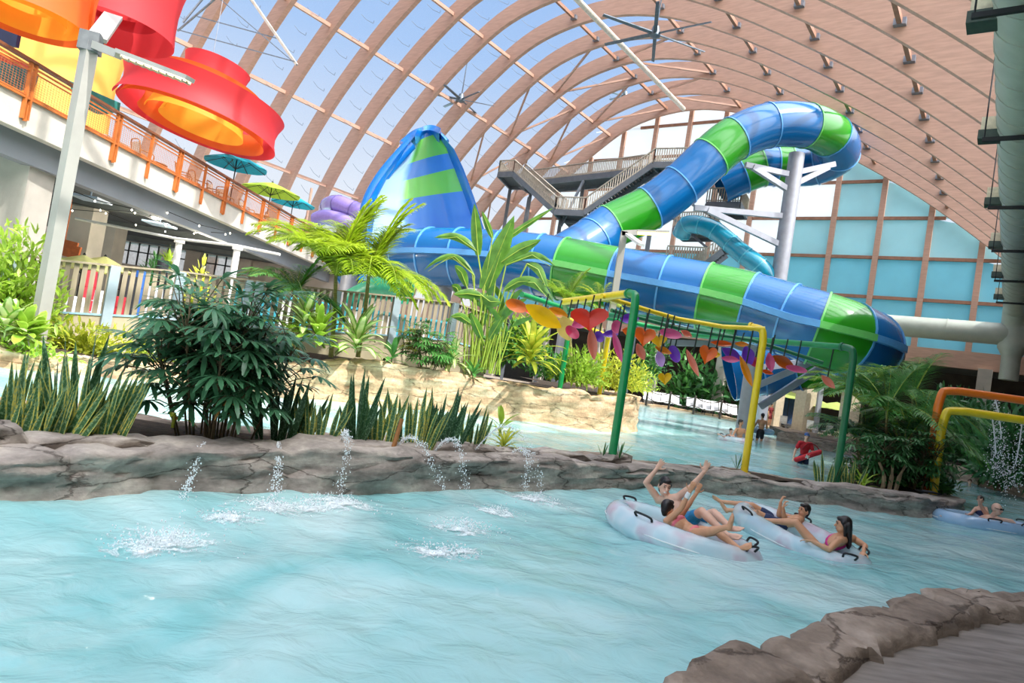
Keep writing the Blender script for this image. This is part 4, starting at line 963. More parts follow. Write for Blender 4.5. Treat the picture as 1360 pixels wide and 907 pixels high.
um = N.new('ShaderNodeUVMap'); vs_ = N.new('ShaderNodeVectorMath'); vs_.operation = 'DISTANCE'; vs_.inputs[1].default_value = (.5, .5, 0); L.new(um.outputs[0], vs_.inputs[0])
tc = N.new('ShaderNodeTexCoord'); no = N.new('ShaderNodeTexNoise'); no.inputs['Scale'].default_value = 5; no.inputs['Detail'].default_value = 9; no.inputs['Roughness'].default_value = .7; no.inputs['Distortion'].default_value = .8; L.new(tc.outputs['Object'], no.inputs['Vector'])
fa = N.new('ShaderNodeMapRange'); fa.inputs[1].default_value = .05; fa.inputs[2].default_value = .5; fa.inputs[3].default_value = .2; fa.inputs[4].default_value = -.16; L.new(vs_.outputs['Value'], fa.inputs[0])
ad = N.new('ShaderNodeMath'); ad.operation = 'ADD'; L.new(fa.outputs[0], ad.inputs[0]); L.new(no.outputs[0], ad.inputs[1])
r = N.new('ShaderNodeValToRGB'); r.color_ramp.elements[0].position = .52; r.color_ramp.elements[1].position = .74; L.new(ad.outputs[0], r.inputs[0])
t = N.new('ShaderNodeBsdfTransparent'); ms = N.new('ShaderNodeMixShader'); L.new(r.outputs[0], ms.inputs[0]); L.new(t.outputs[0], ms.inputs[1]); L.new(p.outputs[0], ms.inputs[2]); L.new(ms.outputs[0], N['Material Output'].inputs[0])
def wz(x, y):
    rr = math.hypot(x, y); fade = min(1, 14/rr+.2)
    return .06*fbm((x*.45+7, y*.6, 0), 1, 3)*fade + .034*fbm((x*1.5, y*1.9, 4), 1, 3)*fade + (.006*fbm((x*4.5, y*5.5, 9), 1, 2) if rr < 22 else 0)-.01
def splash(x, y, rad, n, lab, hgt=.14):
    c = atz(x, y, 0); rd = random.Random(int(x)); k = 14; R2 = rad*2.2
    r0_ = empty('water_splash', c, lab, 'splash', 'splashes on the pool'); r0_['kind'] = 'stuff'
    mb = MB(); G = []
    for i in range(k+1):
        row = []
        for j in range(k+1):
            u_, v_ = j/k-.5, i/k-.5; px_, py_ = c.x+u_*R2*1.5, c.y+v_*R2; d = math.hypot(u_, v_)
            row.append(Vector((px_, py_, wz(px_, py_)+.012+max(0, .25-d)*.10*(.5+fbm((px_*6, py_*6, 2), 1, 3)))))
        G.append(row)
    mb.grid(G, flip=True); o = mb.build('foam', FPM, r0_); o['kind'] = 'stuff'
    mb = MB()
    for i in range(n):
        a = rd.uniform(0, 2*PI); q = abs(rd.gauss(0, .4))*rad
        drops(mb, c+Vector((math.cos(a)*q*1.4, math.sin(a)*q, .01+abs(rd.gauss(0, .35))*hgt*(1-min(1, q/rad)))), rd.uniform(.003, .009))
    o = mb.build('droplets', FOAM, r0_); o['kind'] = 'stuff'
for x, y, r_, n, t in ((228, 718, .38, 300, 'left of all'), (190, 728, .3, 150, 'at the far left'), (362, 675, .4, 260, 'below the second jet'), (300, 690, .3, 150, 'between the first two jets'), (452, 668, .45, 220, 'below the third jet'), (410, 672, .3, 120, 'short of the third jet'), (617, 700, .36, 260, 'below the two arched jets'), (590, 735, .38, 240, 'nearest the camera'), (715, 665, .4, 160, 'below the last jet'), (660, 680, .3, 120, 'short of the last jet')):
    splash(x, y, r_, n, 'white splash of foam on the front pool, '+t)
# ------------------------------------------------------------------ fence on its low wall
SL = mat('weathered grey beige timber', 'a5977e', .75, var=.12, scale=2, stretch=(6, 6, .6)); SLP = mat('blue grey fence post', '9fb0b8', .6, var=.08, scale=2); SLB_ = mat('pale blue rail', '9cc8dc', .5)
FP = [at(15, 336, 16.6), at(62, 344, 17.2), at(153, 353, 18.2), at(241, 361, 19.4), at(345, 374, 20.7), at(448, 386, 22), at(528, 394, 23), at(604, 402, 24), at(655, 420, 25.6)]
fc = empty('picket_fence', Vector((FP[3].x, FP[3].y, .6)), 'long weathered timber picket fence with a flat cap rail behind the plants', 'fence')
FH = 1.3
for i in range(len(FP)-1):
    a, b = FP[i], FP[i+1]; d = b-a; dh = Vector((d.x, d.y, 0)); n = int(dh.length/.185); mb = MB(); ang = math.atan2(dh.y, dh.x)
    for k in range(n):
        p = a+d*((k+.5)/n); mb.box(p-Z*(FH/2+.03), .118, .035, FH, ang)
    mb.build('slat_panel', SL, fc, smooth=False)
    mb = MB(); mb.bar(a, b, .2, .05); mb.build('cap_rail', SL, fc, smooth=False)
    mb = MB(); mb.bar(a-Z*(FH+.03), b-Z*(FH+.03), .06, .05); mb.build('base_rail', SLB_, fc, smooth=False)
    mb = MB(); f_ = Vector((d.y, -d.x, 0)).normalized(); mb.box(a+f_*.06-Z*(.02+.8), .24, .12, 1.62, ang); mb.build('post', SLP, fc, smooth=False)
    if i in (2, 3): mb = MB(); q = a.lerp(b, .86 if i == 3 else .98); mb.box(q+f_*.06-Z*.5, .2, .1, 1.0, ang); mb.build('post', SLP, fc, smooth=False)
    mb = MB(); w_ = f_*-.12
    P = [Vector((a.x, a.y, .2)), Vector((b.x, b.y, .2)), Vector((b.x, b.y, .2))+w_, Vector((a.x, a.y, .2))+w_]; T = [a-Z*(FH+.06), b-Z*(FH+.06), b-Z*(FH+.06)+w_, a-Z*(FH+.06)+w_]
    o = mb.hexa(P+T).build('wall_fence', mat('beige render', 'b3a78a', .85, var=.1, scale=1.2), smooth=False); struct(o, 'low beige wall under the picket fence')
# bright things glimpsed between the slats
rd = random.Random(5)
cols = [('e9edf0', 'white'), ('cc3340', 'red'), ('2f66b8', 'blue'), ('27292e', 'black'), ('e9edf0', 'white'), ('46b4cf', 'turquoise')]
def lounger(loc, rz, m, label, grp, first={}):
    if 'r' not in first:
        r = empty('sun_lounger', (0, 0, 0), None, 'lounger')
        mb = MB(); mb.box((0, -.35, .34), .62, 1.2, .04); mb.build('seat', m, r, smooth=False, local=True)
        mb = MB(); M = Matrix.Rotation(.85, 3, 'X'); mb.box(Vector((0, .52, .60)), .62, .78, .04, M=M); mb.build('backrest', m, r, smooth=False, local=True)
        mb = MB()
        for s in (-.31, .31): mb.bar((s, -.95, .33), (s, .25, .33), .04, .05); mb.bar((s, .25, .33), (s, .78, .9), .04, .05)
        mb.build('frame', BLK, r, smooth=False, local=True)
        for sx in (-.3, .3):
            for sy in (-.8, .2): mb = MB(); mb.tube([(sx, sy, .33), (sx, sy, 0)], .02, 6); mb.build('leg', BLK, r, local=True)
        c = first['r'] = r
    else: c = copy_tree(first['r'])
    c.location = loc; c.rotation_euler = (0, 0, rz); c['label'] = label; c['group'] = grp; return c
WSL = mat('white sling fabric', 'f2f2f0', .6, var=.03)
TQ = mat('turquoise wall', '3fb4c8', .5, var=.08, scale=.4)
for i, (x, y, Y, w_, h_, c, nm) in enumerate(((118, 375, 23, .5, 1.3, 1, 'red'), (135, 395, 22, .5, .7, 4, 'white'), (170, 380, 24, .6, 1.2, 3, 'black'), (160, 400, 23, .4, .5, 1, 'red'), (186, 372, 25, .5, 1.1, 2, 'blue'), (205, 390, 24, .6, .8, 4, 'white'), (100, 400, 22, .6, .5, 0, 'white'), (215, 360, 27, .5, 1.4, 3, 'black'))):
    p = at(x, y, Y); hh = p.z-.55+h_*.3; mb = MB(); mb.tube([Vector((p.x, p.y, .55)), Vector((p.x+.03, p.y, .55+hh*.5)), Vector((p.x, p.y, .55+hh))], [w_*.36, w_*.5, w_*.42], 10)
    for k in range(3): z_ = .55+hh*(.25+.25*k); mb.tube([Vector((p.x, p.y, z_)), Vector((p.x, p.y, z_+.03))], w_*.53, 10)
    tag(mb.build('towel_bin', mat(nm+' towel bin', cols[c][0], .6), ang=50), '%s round bin glimpsed between the fence slats, %s' % (nm, ('nearest the first wide post', 'low beside the first wide post', 'just past the second wide post', 'low past the second wide post', 'tall in the third bay', 'in the third bay', 'near the left lamp post', 'farthest back')[i]), 'bin')
mb = MB(); mb.box((-7.8, 30.5, 1.8), 10, .3, 2.6); mb.box((-7.8, 30.3, 3.12), 10.2, .5, .1)
for k in range(6): mb.m = 1; mb.box((-11.6+k*1.5, 30.3, 1.9), .5, .12, 2.2)
tag(mb.build('pool_wall', [TQ, WSL], smooth=False), 'turquoise and white low wall seen through the right end of the fence', 'wall')
# ================================================================== plants
L_SNAKE = leafmat('snake plant leaf', '3f6d44', 'dcd56a', '7da074', .2, .4, .17); L_SNAKED = leafmat('dark snake plant leaf', '27512f', '3f6b3a', '5d8360', .12, .4, .1)
L_RHAP = leafmat('fan palm leaf', '4d8462', '5c936c', None, .25, .3); L_TIP = leafmat('dry leaf', 'b98a4a', 'd0a860', None, .3, .6)
L_PALM = leafmat('yellow green frond', 'a9c52f', 'c9d94a', None, .45, .35); L_PALM2 = leafmat('green frond', '7fa628', '9dbb3c', None, .4, .35)
L_BAN = leafmat('paddle leaf', '64943a', '6d9c40', None, .3, .3); L_PETI = mat('green stalk', '9bb040', .5)
L_VAR = leafmat('cream and green leaf', 'e6ecb4', '7fae48', None, .35, .35, .2); L_YEL = leafmat('yellow green leaf', 'dfe05a', 'a8c23c', None, .45, .4, .15)
L_DARK = leafmat('dark green leaf', '5a9a4e', '6aa858', None, .3, .35); L_DARK2 = leafmat('deep green leaf', '437a48', '4f8850', None, .25, .35); L_LIME = leafmat('lime leaf', 'a9cc4c', 'c2dc66', None, .45, .4)
STEM = mat('brown cane', '6b5a3e', .8, var=.2, scale=12); TRUNK = mat('ringed palm trunk', 'a09a5a', .7, var=.2, scale=6, stretch=(1, 1, 6))
def blade(t): return (.55+.45*min(1, t*2.2))*(1 if t < .55 else max(.0, 1-((t-.55)/.45)**1.6))
def snake(x, y, Y, hpx, n, spread, m, label, zb=.33):
    c = at(x, y, Y); rd = random.Random(int(x*7)); mb = MB(); hh = hpx/907*Y*1.02
    for i in range(n):
        a = rd.uniform(0, 2*PI); q = spread*math.sqrt(rd.random()); p = c+Vector((math.cos(a)*q*1.25, math.sin(a)*q*.6, -.03))
        h = hh*rd.uniform(.62, 1.12)*(1-.15*q/spread); d = Vector((math.cos(a)*.35*q/spread+rd.gauss(0, .09), rd.gauss(0, .1), 1))
        mb.leaf(p, d, h, rd.uniform(.05, .08)*(1 if hh < .7 else 1.15), up=Vector((rd.uniform(-.7, .7), -1, 0)), bend=rd.uniform(-.05, .16), fold=.35, n=6, prof=blade, twist=rd.uniform(-.5, .5))
    return tag(mb.build('snake_plant', m), label, 'plant', 'snake plants along the ledge')
for a in ((14, 596, 6.5, 125, 26, .26, L_SNAKE, 'yellow-edged snake plant clump at the far left of the ledge'), (60, 598, 6.6, 125, 26, .24, L_SNAKE, 'yellow-edged snake plant clump, second from the left'), (108, 602, 6.75, 135, 32, .26, L_SNAKE, 'largest yellow-edged snake plant clump, left of the fan palm'), (88, 586, 7.4, 165, 10, .22, L_SNAKED, 'tall dark snake plant leaves rising behind the left clumps'),
          (372, 584, 8.6, 92, 22, .26, L_SNAKED, 'dark snake plant clump just right of the fan palm'), (425, 588, 8.5, 78, 18, .2, L_SNAKE, 'yellow-edged snake plant clump, first right of the fan palm'), (474, 586, 8.9, 92, 14, .13, L_SNAKED, 'narrow tall dark snake plant between two yellow-edged clumps'), (508, 594, 9.1, 80, 16, .2, L_SNAKE, 'yellow-edged snake plant clump left of the wooden stake'), (546, 594, 9.3, 84, 18, .22, L_SNAKE, 'yellow-edged snake plant clump right of the wooden stake'),
          (584, 594, 9.7, 82, 20, .2, L_SNAKED, 'dark snake plant clump right of the arched jets'), (624, 597, 10.0, 68, 15, .2, L_SNAKE, 'smallest yellow-edged snake plant clump, at the right end')):
    snake(*a)
mb = MB(); p = at(522, 594, 8.75); mb.tube([p-Z*.05, at(534, 556, 8.8)], [.032, .028], 7); tag(mb.build('wooden_stake', mat('bare wooden stake', 'a5713f', .8)), 'short wooden stake leaning among the snake plants', 'stake')
def fan(mb, p, d, r, n, w, droop, rd, spread=1.9):
    x = d.cross(Z)
    if x.length < .1: x = Vector((1, 0, 0))
    x.normalize()
    for k in range(n):
        a = (k/(n-1)-.5)*2*spread*.5*1.7
        dd = (d*math.cos(a)+x*math.sin(a)).normalized()
        mb.leaf(p, dd, r*(1-.18*abs(a))*rd.uniform(.9, 1.05), w, up=Z, bend=droop*rd.uniform(.7, 1.3), fold=.22, n=4, prof=lambda t: .3+.7*min(1, t*3) if t < .8 else 1-(t-.8)*3.4)
def fanpalm(x, y, Y, W, Hh, nf, label, m=None, seed=1, canes=16, lo=.15):
    c = at(x, y, Y); rd = random.Random(seed); r = empty('fan_palm', c, label, 'plant')
    mc = MB(); mf = MB()
    for i in range(canes):
        a = rd.uniform(0, 2*PI); q = W*.22*math.sqrt(rd.random()); b = c+Vector((math.cos(a)*q, math.sin(a)*q, -.05)); t = b+Vector((math.cos(a)*q*.9, math.sin(a)*q*.9, Hh*rd.uniform(.5, .8)))
        mc.tube([b, b.lerp(t, .5)+Vector((rd.gauss(0, .02), 0, 0)), t], .013, 5)
        for k in range(max(2, nf//canes)):
            f = lo+(1-lo)*rd.random()**.7; s = b.lerp(t, min(1, f)); az = rd.uniform(0, 2*PI); el = rd.uniform(-.2, 1.1)*f+.05
            d = Vector((math.cos(az)*math.cos(el), math.sin(az)*math.cos(el), math.sin(el))); pl = W*rd.uniform(.13, .27)
            e_ = s+d*pl+Z*(Hh*.1*f); mc.tube([s, s.lerp(e_, .5)+Z*.03, e_], .006, 4)
            d2 = Vector((d.x, d.y, d.z-.45)).normalized()
            fan(mf, e_, d2, W*rd.uniform(.15, .21), 8, W*.026, .7, rd)
    mc.build('cane', STEM, r); mf.build('foliage', m or L_RHAP, r); return r
fp = fanpalm(288, 580, 8.15, 2.0, 1.78, 430, 'large dark green fan palm clump on the ledge bed', seed=4, canes=26, lo=.32)
mb = MB(); rd = random.Random(3); fan(mb, at(302, 532, 7.6), Vector((.1, -.4, -.7)), .3, 6, .035, .5, rd); mb.build('dry_leaf', L_TIP, fp); mb = MB(); fan(mb, at(238, 553, 7.6), Vector((-.9, -.2, .1)), .22, 3, .05, .4, rd); mb.build('dry_leaf', L_TIP, fp)
# feather palms
def frond(mb, ms, p, d, L_, w, droop, rd, n=32, up=Z):
    cur = Vector(p); dd = Vector(d).normalized(); pts = [cur.copy()]
    for i in range(n):
        cur = cur+dd*(L_/n); dd = (dd-Z*(droop/n)*(.4+1.2*i/n)).normalized(); pts.append(cur.copy())
    ms.tube(pts, [.018*(1-.8*i/n)*max(1, L_/1.6) for i in range(n+1)], 4)
    for i in range(3, n):
        t = i/n; d2 = (pts[i+1]-pts[i]).normalized(); x = d2.cross(Z)
        if x.length < .05: x = Vector((1, 0, 0))
        x.normalize(); ll = w*(math.sin(PI*min(1, .12+t*.88))**.6)*rd.uniform(.85, 1.1)
        for s in (-1, 1):
            mb.leaf(pts[i], x*s*.85+d2*.75+Z*rd.uniform(.0, .3), ll, L_*.020+.012, up=Z, bend=rd.uniform(.5, 1.1), fold=.2, n=3, prof=lambda q: .5+.5*min(1, q*4) if q < .5 else 1-(q-.5)*1.9)
def palm(base, crown, L_, w, n, label, m, name='feather_palm', seed=1, tr=.06, elev=(.15, 1.3), droop=1.5, trunk=TRUNK, azc=None):
    rd = random.Random(seed); r = empty(name, base, label, 'plant'); mf, ms = MB(), MB()
    mt = MB(); mt.tube([base-Z*.1, base.lerp(crown, .5)+Vector((.03, 0, 0)), crown], [tr*1.2, tr, tr*.9], 8); mt.build('trunk', trunk, r)
    for i in range(n):
        az = 2*PI*i*.382+rd.uniform(-.2, .2); el = elev[0]+(elev[1]-elev[0])*((i*.618) % 1)
        d = Vector((math.cos(az)*math.cos(el), math.sin(az)*math.cos(el), math.sin(el)))
        frond(mf, ms, crown, d, L_*rd.uniform(.85, 1.1), w, droop*rd.uniform(.8, 1.2), rd)
    ms.build('frond_stalk', L_PETI, r); mf.build('foliage', m, r); return r
palm(at(440, 470, 19.8), at(446, 366, 19.8), 2.7, .8, 34, 'yellow-green feather palm above the fence, left of the pair', L_PALM, seed=5, droop=1.5, elev=(.35, 1.45))
palm(at(476, 470, 20.2), at(490, 364, 20.2), 2.6, .8, 34, 'yellow-green feather palm above the fence, right of the pair', L_PALM, seed=9, droop=1.6, elev=(.25, 1.4))
palm(at(395, 480, 19.2), at(392, 390, 19.2), 1.7, .45, 16, 'smaller shaded feather palm left of the yellow pair', L_DARK, seed=12, droop=1.4)
palm(at(385, 478, 18.8), at(388, 440, 18.8), 1.1, .3, 9, 'low feather palm under the yellow pair', L_PALM2, seed=14, droop=1.2)
# paddle-leaf plant
bp_ = at(640, 490, 21.8); br = empty('paddle_leaf_plant', bp_, 'tall plant with big upright paddle leaves in front of the blue slide', 'plant')
mf, ms = MB(), MB(); rd = random.Random(2)
def lf(a, b, w, sag=.0, Ya=21.6, Yb=21.4, face=0):
    p, q = at(a[0], a[1], Ya), at(b[0], b[1], Yb); d = q-p; L_ = d.length; n = 9; x = d.cross(Vector((math.sin(face), -math.cos(face)*1, .15))).normalized(); vs, uvs = [], []
    # blade lies across the view direction given by face
    x = (d.cross(Vector((math.sin(face), math.cos(face), 0)))).normalized()
    for i in range(n+1):
        t = i/n; c = p.lerp(q, t)+Z*(4*sag*t*(1-t)); ww = w*.5*(math.sin(PI*min(1, .06+t*.94)**.85)**.75 if t < .999 else 0); nn = x.cross(d).normalized()
        vs += [c-x*ww+nn*ww*.35, c, c+x*ww+nn*ww*.35]; uvs += [(0, t), (.5, t), (1, t)]
    fs = []
    for i in range(n): k = i*3; fs += [(k, k+1, k+4, k+3), (k+1, k+2, k+5, k+4)]
    mf.add(vs, fs, uvs)
    b0 = bp_+Vector((rd.uniform(-.35, .35), rd.uniform(-.2, .2), 0)); ms.tube(crom([b0, b0.lerp(p, .6)+Vector((0, 0, .15)), p], 5), .024, 5)
    ms.tube([p, p.lerp(q, .5)+Z*sag, q.lerp(p, .1)], [.02, .014, .006], 5)
for a in (((635, 339), (630, 270), .36), ((654, 316), (640, 280), .2), ((641, 384), (683, 286), .64, -.05), ((660, 352), (719, 318), .42, .08), ((655, 330), (735, 276), .2, .05), ((672, 352), (738, 354), .24, .35), ((700, 350), (727, 382), .3, .2), ((680, 374), (736, 402), .34, .3), ((634, 334), (576, 316), .26, .25), ((627, 362), (562, 360), .2, .5), ((630, 366), (570, 352), .18, .45), ((620, 380), (604, 352), .3, .1), ((640, 393), (602, 391), .34, .05), ((638, 391), (666, 402), .4, -.1), ((648, 388), (667, 330), .26, 0), ((612, 395), (600, 378), .25, .1), ((670, 385), (705, 372), .3, .1), ((655, 430), (690, 405), .3, .1), ((625, 430), (598, 420), .28, .1), ((650, 450), (668, 420), .3, 0), ((640, 450), (625, 415), .3, 0)):
    lf(*a)
for k in range(26):
    b0 = bp_+Vector((rd.uniform(-.6, .6), rd.uniform(-.3, .3), -.1)); t = b0+Vector((rd.uniform(-.25, .3), 0, rd.uniform(1.2, 2.4))); ms.tube([b0, t], [.03, .018], 5)
    if k % 2: mf.leaf(t, Vector((rd.uniform(-1, 1), -.3, .9)), rd.uniform(.5, .8), .2, up=Vector((0, 1, .2)), bend=.6, n=6)
ms.build('stalk', L_PETI, br); mf.build('foliage', L_BAN, br)
# rosettes of broad leaves
def rosette(x, y, Y, rad, n, w, m, label, name='broad_leaf_plant', seed=0, el=(.1, 1.3), bend=1.0, hgt=0, cat='plant', group=None):
    c = at(x, y, Y); rd = random.Random(seed+int(x)); mb = MB()
    for i in range(n):
        az = i*2.399+rd.uniform(-.3, .3); t = (i+.5)/n; e_ = el[0]+(el[1]-el[0])*t
        d = Vector((math.cos(az)*math.cos(e_), math.sin(az)*math.cos(e_), math.sin(e_)))
        mb.leaf(c+Z*(hgt*t+.02)+d*.03, d, rad*rd.uniform(.75, 1.1), w*rd.uniform(.8, 1.15), up=Z, bend=bend*rd.uniform(.6, 1.3), fold=.2, n=6, base=.3)
    if hgt: mb.tube([c-Z*.05, c+Z*hgt], .02, 5)
    return tag(mb.build(name, m), label, cat, group)
rosette(472, 466, 18.9, 1.15, 34, .26, L_VAR, 'cream and green broad-leaf plant on the tan wall, under the palms', hgt=.35, bend=1.1)
rosette(420, 458, 18.3, 1.0, 30, .24, L_LIME, 'lime broad-leaf plant on the tan wall, left of the cream one', hgt=.4)
rosette(402, 440, 18.3, .9, 26, .24, L_VAR, 'pale broad-leaf plant beside the dark fan palm', hgt=.5)
rosette(703, 484, 22.4, 1.25, 38, .26, L_YEL, 'yellow-green broad-leaf plant beside the green arbor post', hgt=.5, bend=1.2)
rosette(598, 486, 21.4, .9, 26, .2, L_VAR, 'cream-edged plant hanging over the tan wall below the paddle leaves', hgt=.2, bend=1.6)
rosette(628, 500, 21.3, .6, 14, .12, L_DARK, 'dark tuft at the foot of the paddle-leaf plant', hgt=.1)
rosette(520, 480, 19.8, .7, 12, .16, L_DARK, 'dark broad-leaf plant on the tan wall between the cream plants', hgt=.2)
fanpalm(572, 488, 20.8, 1.9, 1.3, 110, 'grey-green fan palm on the tan wall left of the paddle leaves', m=L_DARK, seed=22, canes=9)
fanpalm(536, 470, 21, 1.2, 1.0, 40, 'small pale fan palm against the fence', m=L_YEL, seed=23, canes=4)
# bushy masses
def bush(x, y, Y, W, D, Hh, n, ls, w, m, label, name='leafy_bush', seed=0, hollow=.5, zc=None):
    c = at(x, y, Y); rd = random.Random(seed+int(x)); mb = MB()
    for i in range(n):
        a = rd.uniform(0, 2*PI); u_ = rd.uniform(-.15, 1); q = math.sqrt(max(0, 1-max(0, u_)**2)); s = hollow+(1-hollow)*rd.random()
        o = Vector((math.cos(a)*q*W*.5*s, math.sin(a)*q*D*.5*s, Hh*(.05+.95*max(0, u_))*s))
        d = Vector((o.x/W, o.y/D, o.z/Hh*.7+.15))+Vector((rd.gauss(0, .4), rd.gauss(0, .4), rd.gauss(0, .4)))
        mb.leaf(c+o, d, ls*rd.uniform(.7, 1.2), w, up=Vector((rd.gauss(0, .5), rd.gauss(0, .5), 1)), bend=.5, fold=.2, n=3, base=.3)
    for i in range(7):
        a = rd.uniform(0, 2*PI); mb.tube([c-Z*.05, c+Vector((math.cos(a)*W*.25, math.sin(a)*D*.25, Hh*.6))], .012, 4)
    return tag(mb.build(name, m), label, 'plant')
bush(-4, 440, 16.4, 3.0, 1.8, 2.7, 2300, .28, .09, L_LIME, 'bushy lime green shrub beside the lamp post', 'leafy_shrub', hollow=.3)
for i, (x, y, s) in enumerate(((6, 446, .68), (30, 452, .62), (-14, 454, .68), (46, 458, .5))):
    rosette(x, y, 14.5+.15*i, s, 20, .24, L_VAR if i % 2 == 0 else L_LIME, 'pale broad-leaf plant under the shrub, %s' % ('second from the edge', 'third from the edge', 'at the very edge', 'nearest the lamp post')[i], hgt=.3)
bush(118, 470, 16.8, 3.4, .9, .8, 700, .26, .08, L_YEL, 'yellow-green ground cover under the fence wall', 'ground_cover', hollow=.2)
bush(200, 478, 17.2, 2.0, .6, .5, 200, .2, .05, L_LIME, 'lime ground cover behind the fan palm', 'ground_cover', hollow=.2)
bush(20, 468, 14.6, 3.0, .5, .28, 260, .14, .07, L_LIME, 'low lime ground cover at the left edge', 'ground_cover', hollow=.2)
bush(768, 508, 23.6, 2.2, 1.4, 1.2, 900, .26, .07, L_LIME, 'bright bush behind the green arbor back post', hollow=.3)
bush(815, 515, 25, 2.8, 1.6, 1.4, 1100, .26, .07, L_YEL, 'bright yellow-green bush around the yellow back post', hollow=.3)
bush(850, 517, 27.5, 1.6, 1.6, .95, 380, .2, .06, L_LIME, 'lime bush at the corner of the tan wall', hollow=.3)
bush(862, 500, 31, 1.8, 1.4, 2.2, 420, .3, .12, L_DARK, 'dark leafy shrub behind the lime corner bush', hollow=.3)
palm(at(760, 500, 25), at(752, 400, 25), 1.6, .5, 13, 'thin feathery palm in front of the green slide section', L_PALM2, seed=31, droop=1.1)
palm(at(800, 500, 26.5), at(796, 400, 26.5), 1.2, .3, 8, 'thin feathery palm beside the slide lamp post', L_PALM, seed=33, droop=1.0)
bush(690, 470, 24.5, 2.0, 1.2, 1.6, 500, .3, .1, L_LIME, 'lime bush between the paddle-leaf plant and the green back post', hollow=.3)
bush(725, 500, 24, 1.8, 1.2, 1.1, 500, .26, .07, L_DARK, 'mid green bush left of the green back post', hollow=.3)
bush(938, 545, 62.5, 7, 3, 5.0, 500, .9, .35, L_DARK2, 'large dark leafy shrub behind the white loungers', hollow=.3)
bush(908, 530, 63, 4, 2, 4.6, 300, .8, .3, L_DARK, 'tall leafy shrub left of the dark one behind the loungers', hollow=.3)
# low plants on the ledge beds
rosette(668, 598, 10.6, .42, 26, .05, L_YEL, 'low yellow-green fern at the right end of the jets', name='fern', hgt=.05, bend=1.1)
rosette(664, 575, 10.9, .4, 8, .1, L_LIME, 'pale leaf tuft behind the low fern', hgt=.1)
rosette(230, 562, 7.6, .3, 4, .06, L_YEL, 'tiny yellow-leaved seedling in front of the fan palm', name='seedling', el=(.2, .6), hgt=.1)
for x, Y, lab in ((800, 11.9, 'grass tuft at the foot of the near green post'), (822, 11.9, 'thin grass blades right of the near green post'), (978, 13.9, 'dark grass blades left of the yellow post')): rosette(x, 612 if x < 900 else 626, Y, .33, 5, .03, L_DARK2, lab, name='grass_tuft', el=(.9, 1.4), bend=.3)
# ------------------------------------------------------------------ palms on the right end of the bed
pr = [((1172, 640), (1178, 545), 17.5, 2.0, .6, 22, L_DARK, 'tall feather palm in the middle of the right bed'), ((1222, 640), (1222, 572), 18.5, 1.8, .55, 19, L_DARK, 'feather palm left of the orange pipe with a thin pale trunk'), ((1150, 628), (1148, 590), 18, 1.6, .5, 18, L_DARK2, 'dark feather palm at the left of the right bed'), ((1195, 630), (1196, 600), 17, 1.5, .45, 18, L_DARK2, 'low dark feather palm under the tall one'), ((1140, 615), (1146, 535), 21, 2.0, .6, 20, L_PALM2, 'sunlit feather palm behind the right green post'), ((1210, 610), (1212, 530), 22, 2.4, .7, 20, L_DARK, 'broad feather palm at the back of the right bed')]
for i, (b, c, Y, L_, w, n, m, lab) in enumerate(pr):
    c_ = at(*c, Y); b_ = at(*b, Y); b_.z = .3; palm(b_, c_, L_, w, n, lab, m, seed=50+i, tr=.035, droop=1.3, elev=(0, 1.2), trunk=mat('pale cane', '9a8a62', .8, var=.2, scale=10))
fanpalm(1160, 642, 16, 1.7, 1.4, 150, 'low fan palm behind the right green post', m=L_DARK2, seed=61, canes=9)
fanpalm(1205, 645, 15.9, 1.7, 1.45, 150, 'low fan palm beside the orange pipe', m=L_DARK2, seed=62, canes=9)
bush(1185, 645, 16.5, 2.4, 1.2, .8, 700, .3, .09, L_DARK, 'mixed low foliage at the foot of the right palms', 'ground_cover', hollow=.2)
bush(1252, 650, 16.6, .9, .8, .5, 140, .18, .06, L_DARK2, 'dark low plant around the feet of the orange and yellow pipes', 'ground_cover', hollow=.2)
snake(1095, 643, 14.6, 45, 12, .2, L_SNAKE, 'small snake plant left of the right green post'); snake(1128, 646, 14.7, 40, 10, .2, L_SNAKE, 'small snake plant right of the right green post')
rosette(1145, 650, 14.8, .45, 16, .07, L_LIME, 'pale spiky plant in front of the right palms', hgt=.05)
mb = MB(); 
for k in range(3):
    p = at(1172+k*9, 648, 15.3); mb.tube(crom([p-Z*.1, p+Vector((.02*k, 0, .25)), p+Vector((-.15+.15*k, 0, .55))], 4), [.05]*5+[.03]*4, 6)
tag(mb.build('bare_stump', mat('pale bark', 'b09a78', .85, var=.2)), 'bare pale forked stump at the front of the right palms', 'stump')
for i, (x, y, Y, W, Hh) in enumerate(((1268, 606, 34, 3.2, 3.2), (1300, 612, 31, 3.4, 3.0), (1335, 640, 25, 2.6, 2.4), (1250, 600, 36, 3, 3.6), (1360, 640, 23, 3, 2.8))):
    bush(x, y, Y, W, 2, Hh, 800, .55, .16, L_DARK2, 'dark shrub on the right bank, %s' % ('straight behind the yellow pipe', 'under the middle of the pipes', 'behind the falling water', 'farthest back', 'at the very edge')[i], hollow=.3)
bush(666, 478, 24.4, 1.8, 1.2, 1.5, 500, .32, .1, L_DARK, 'mid green bush right behind the paddle-leaf stalks', hollow=.3)
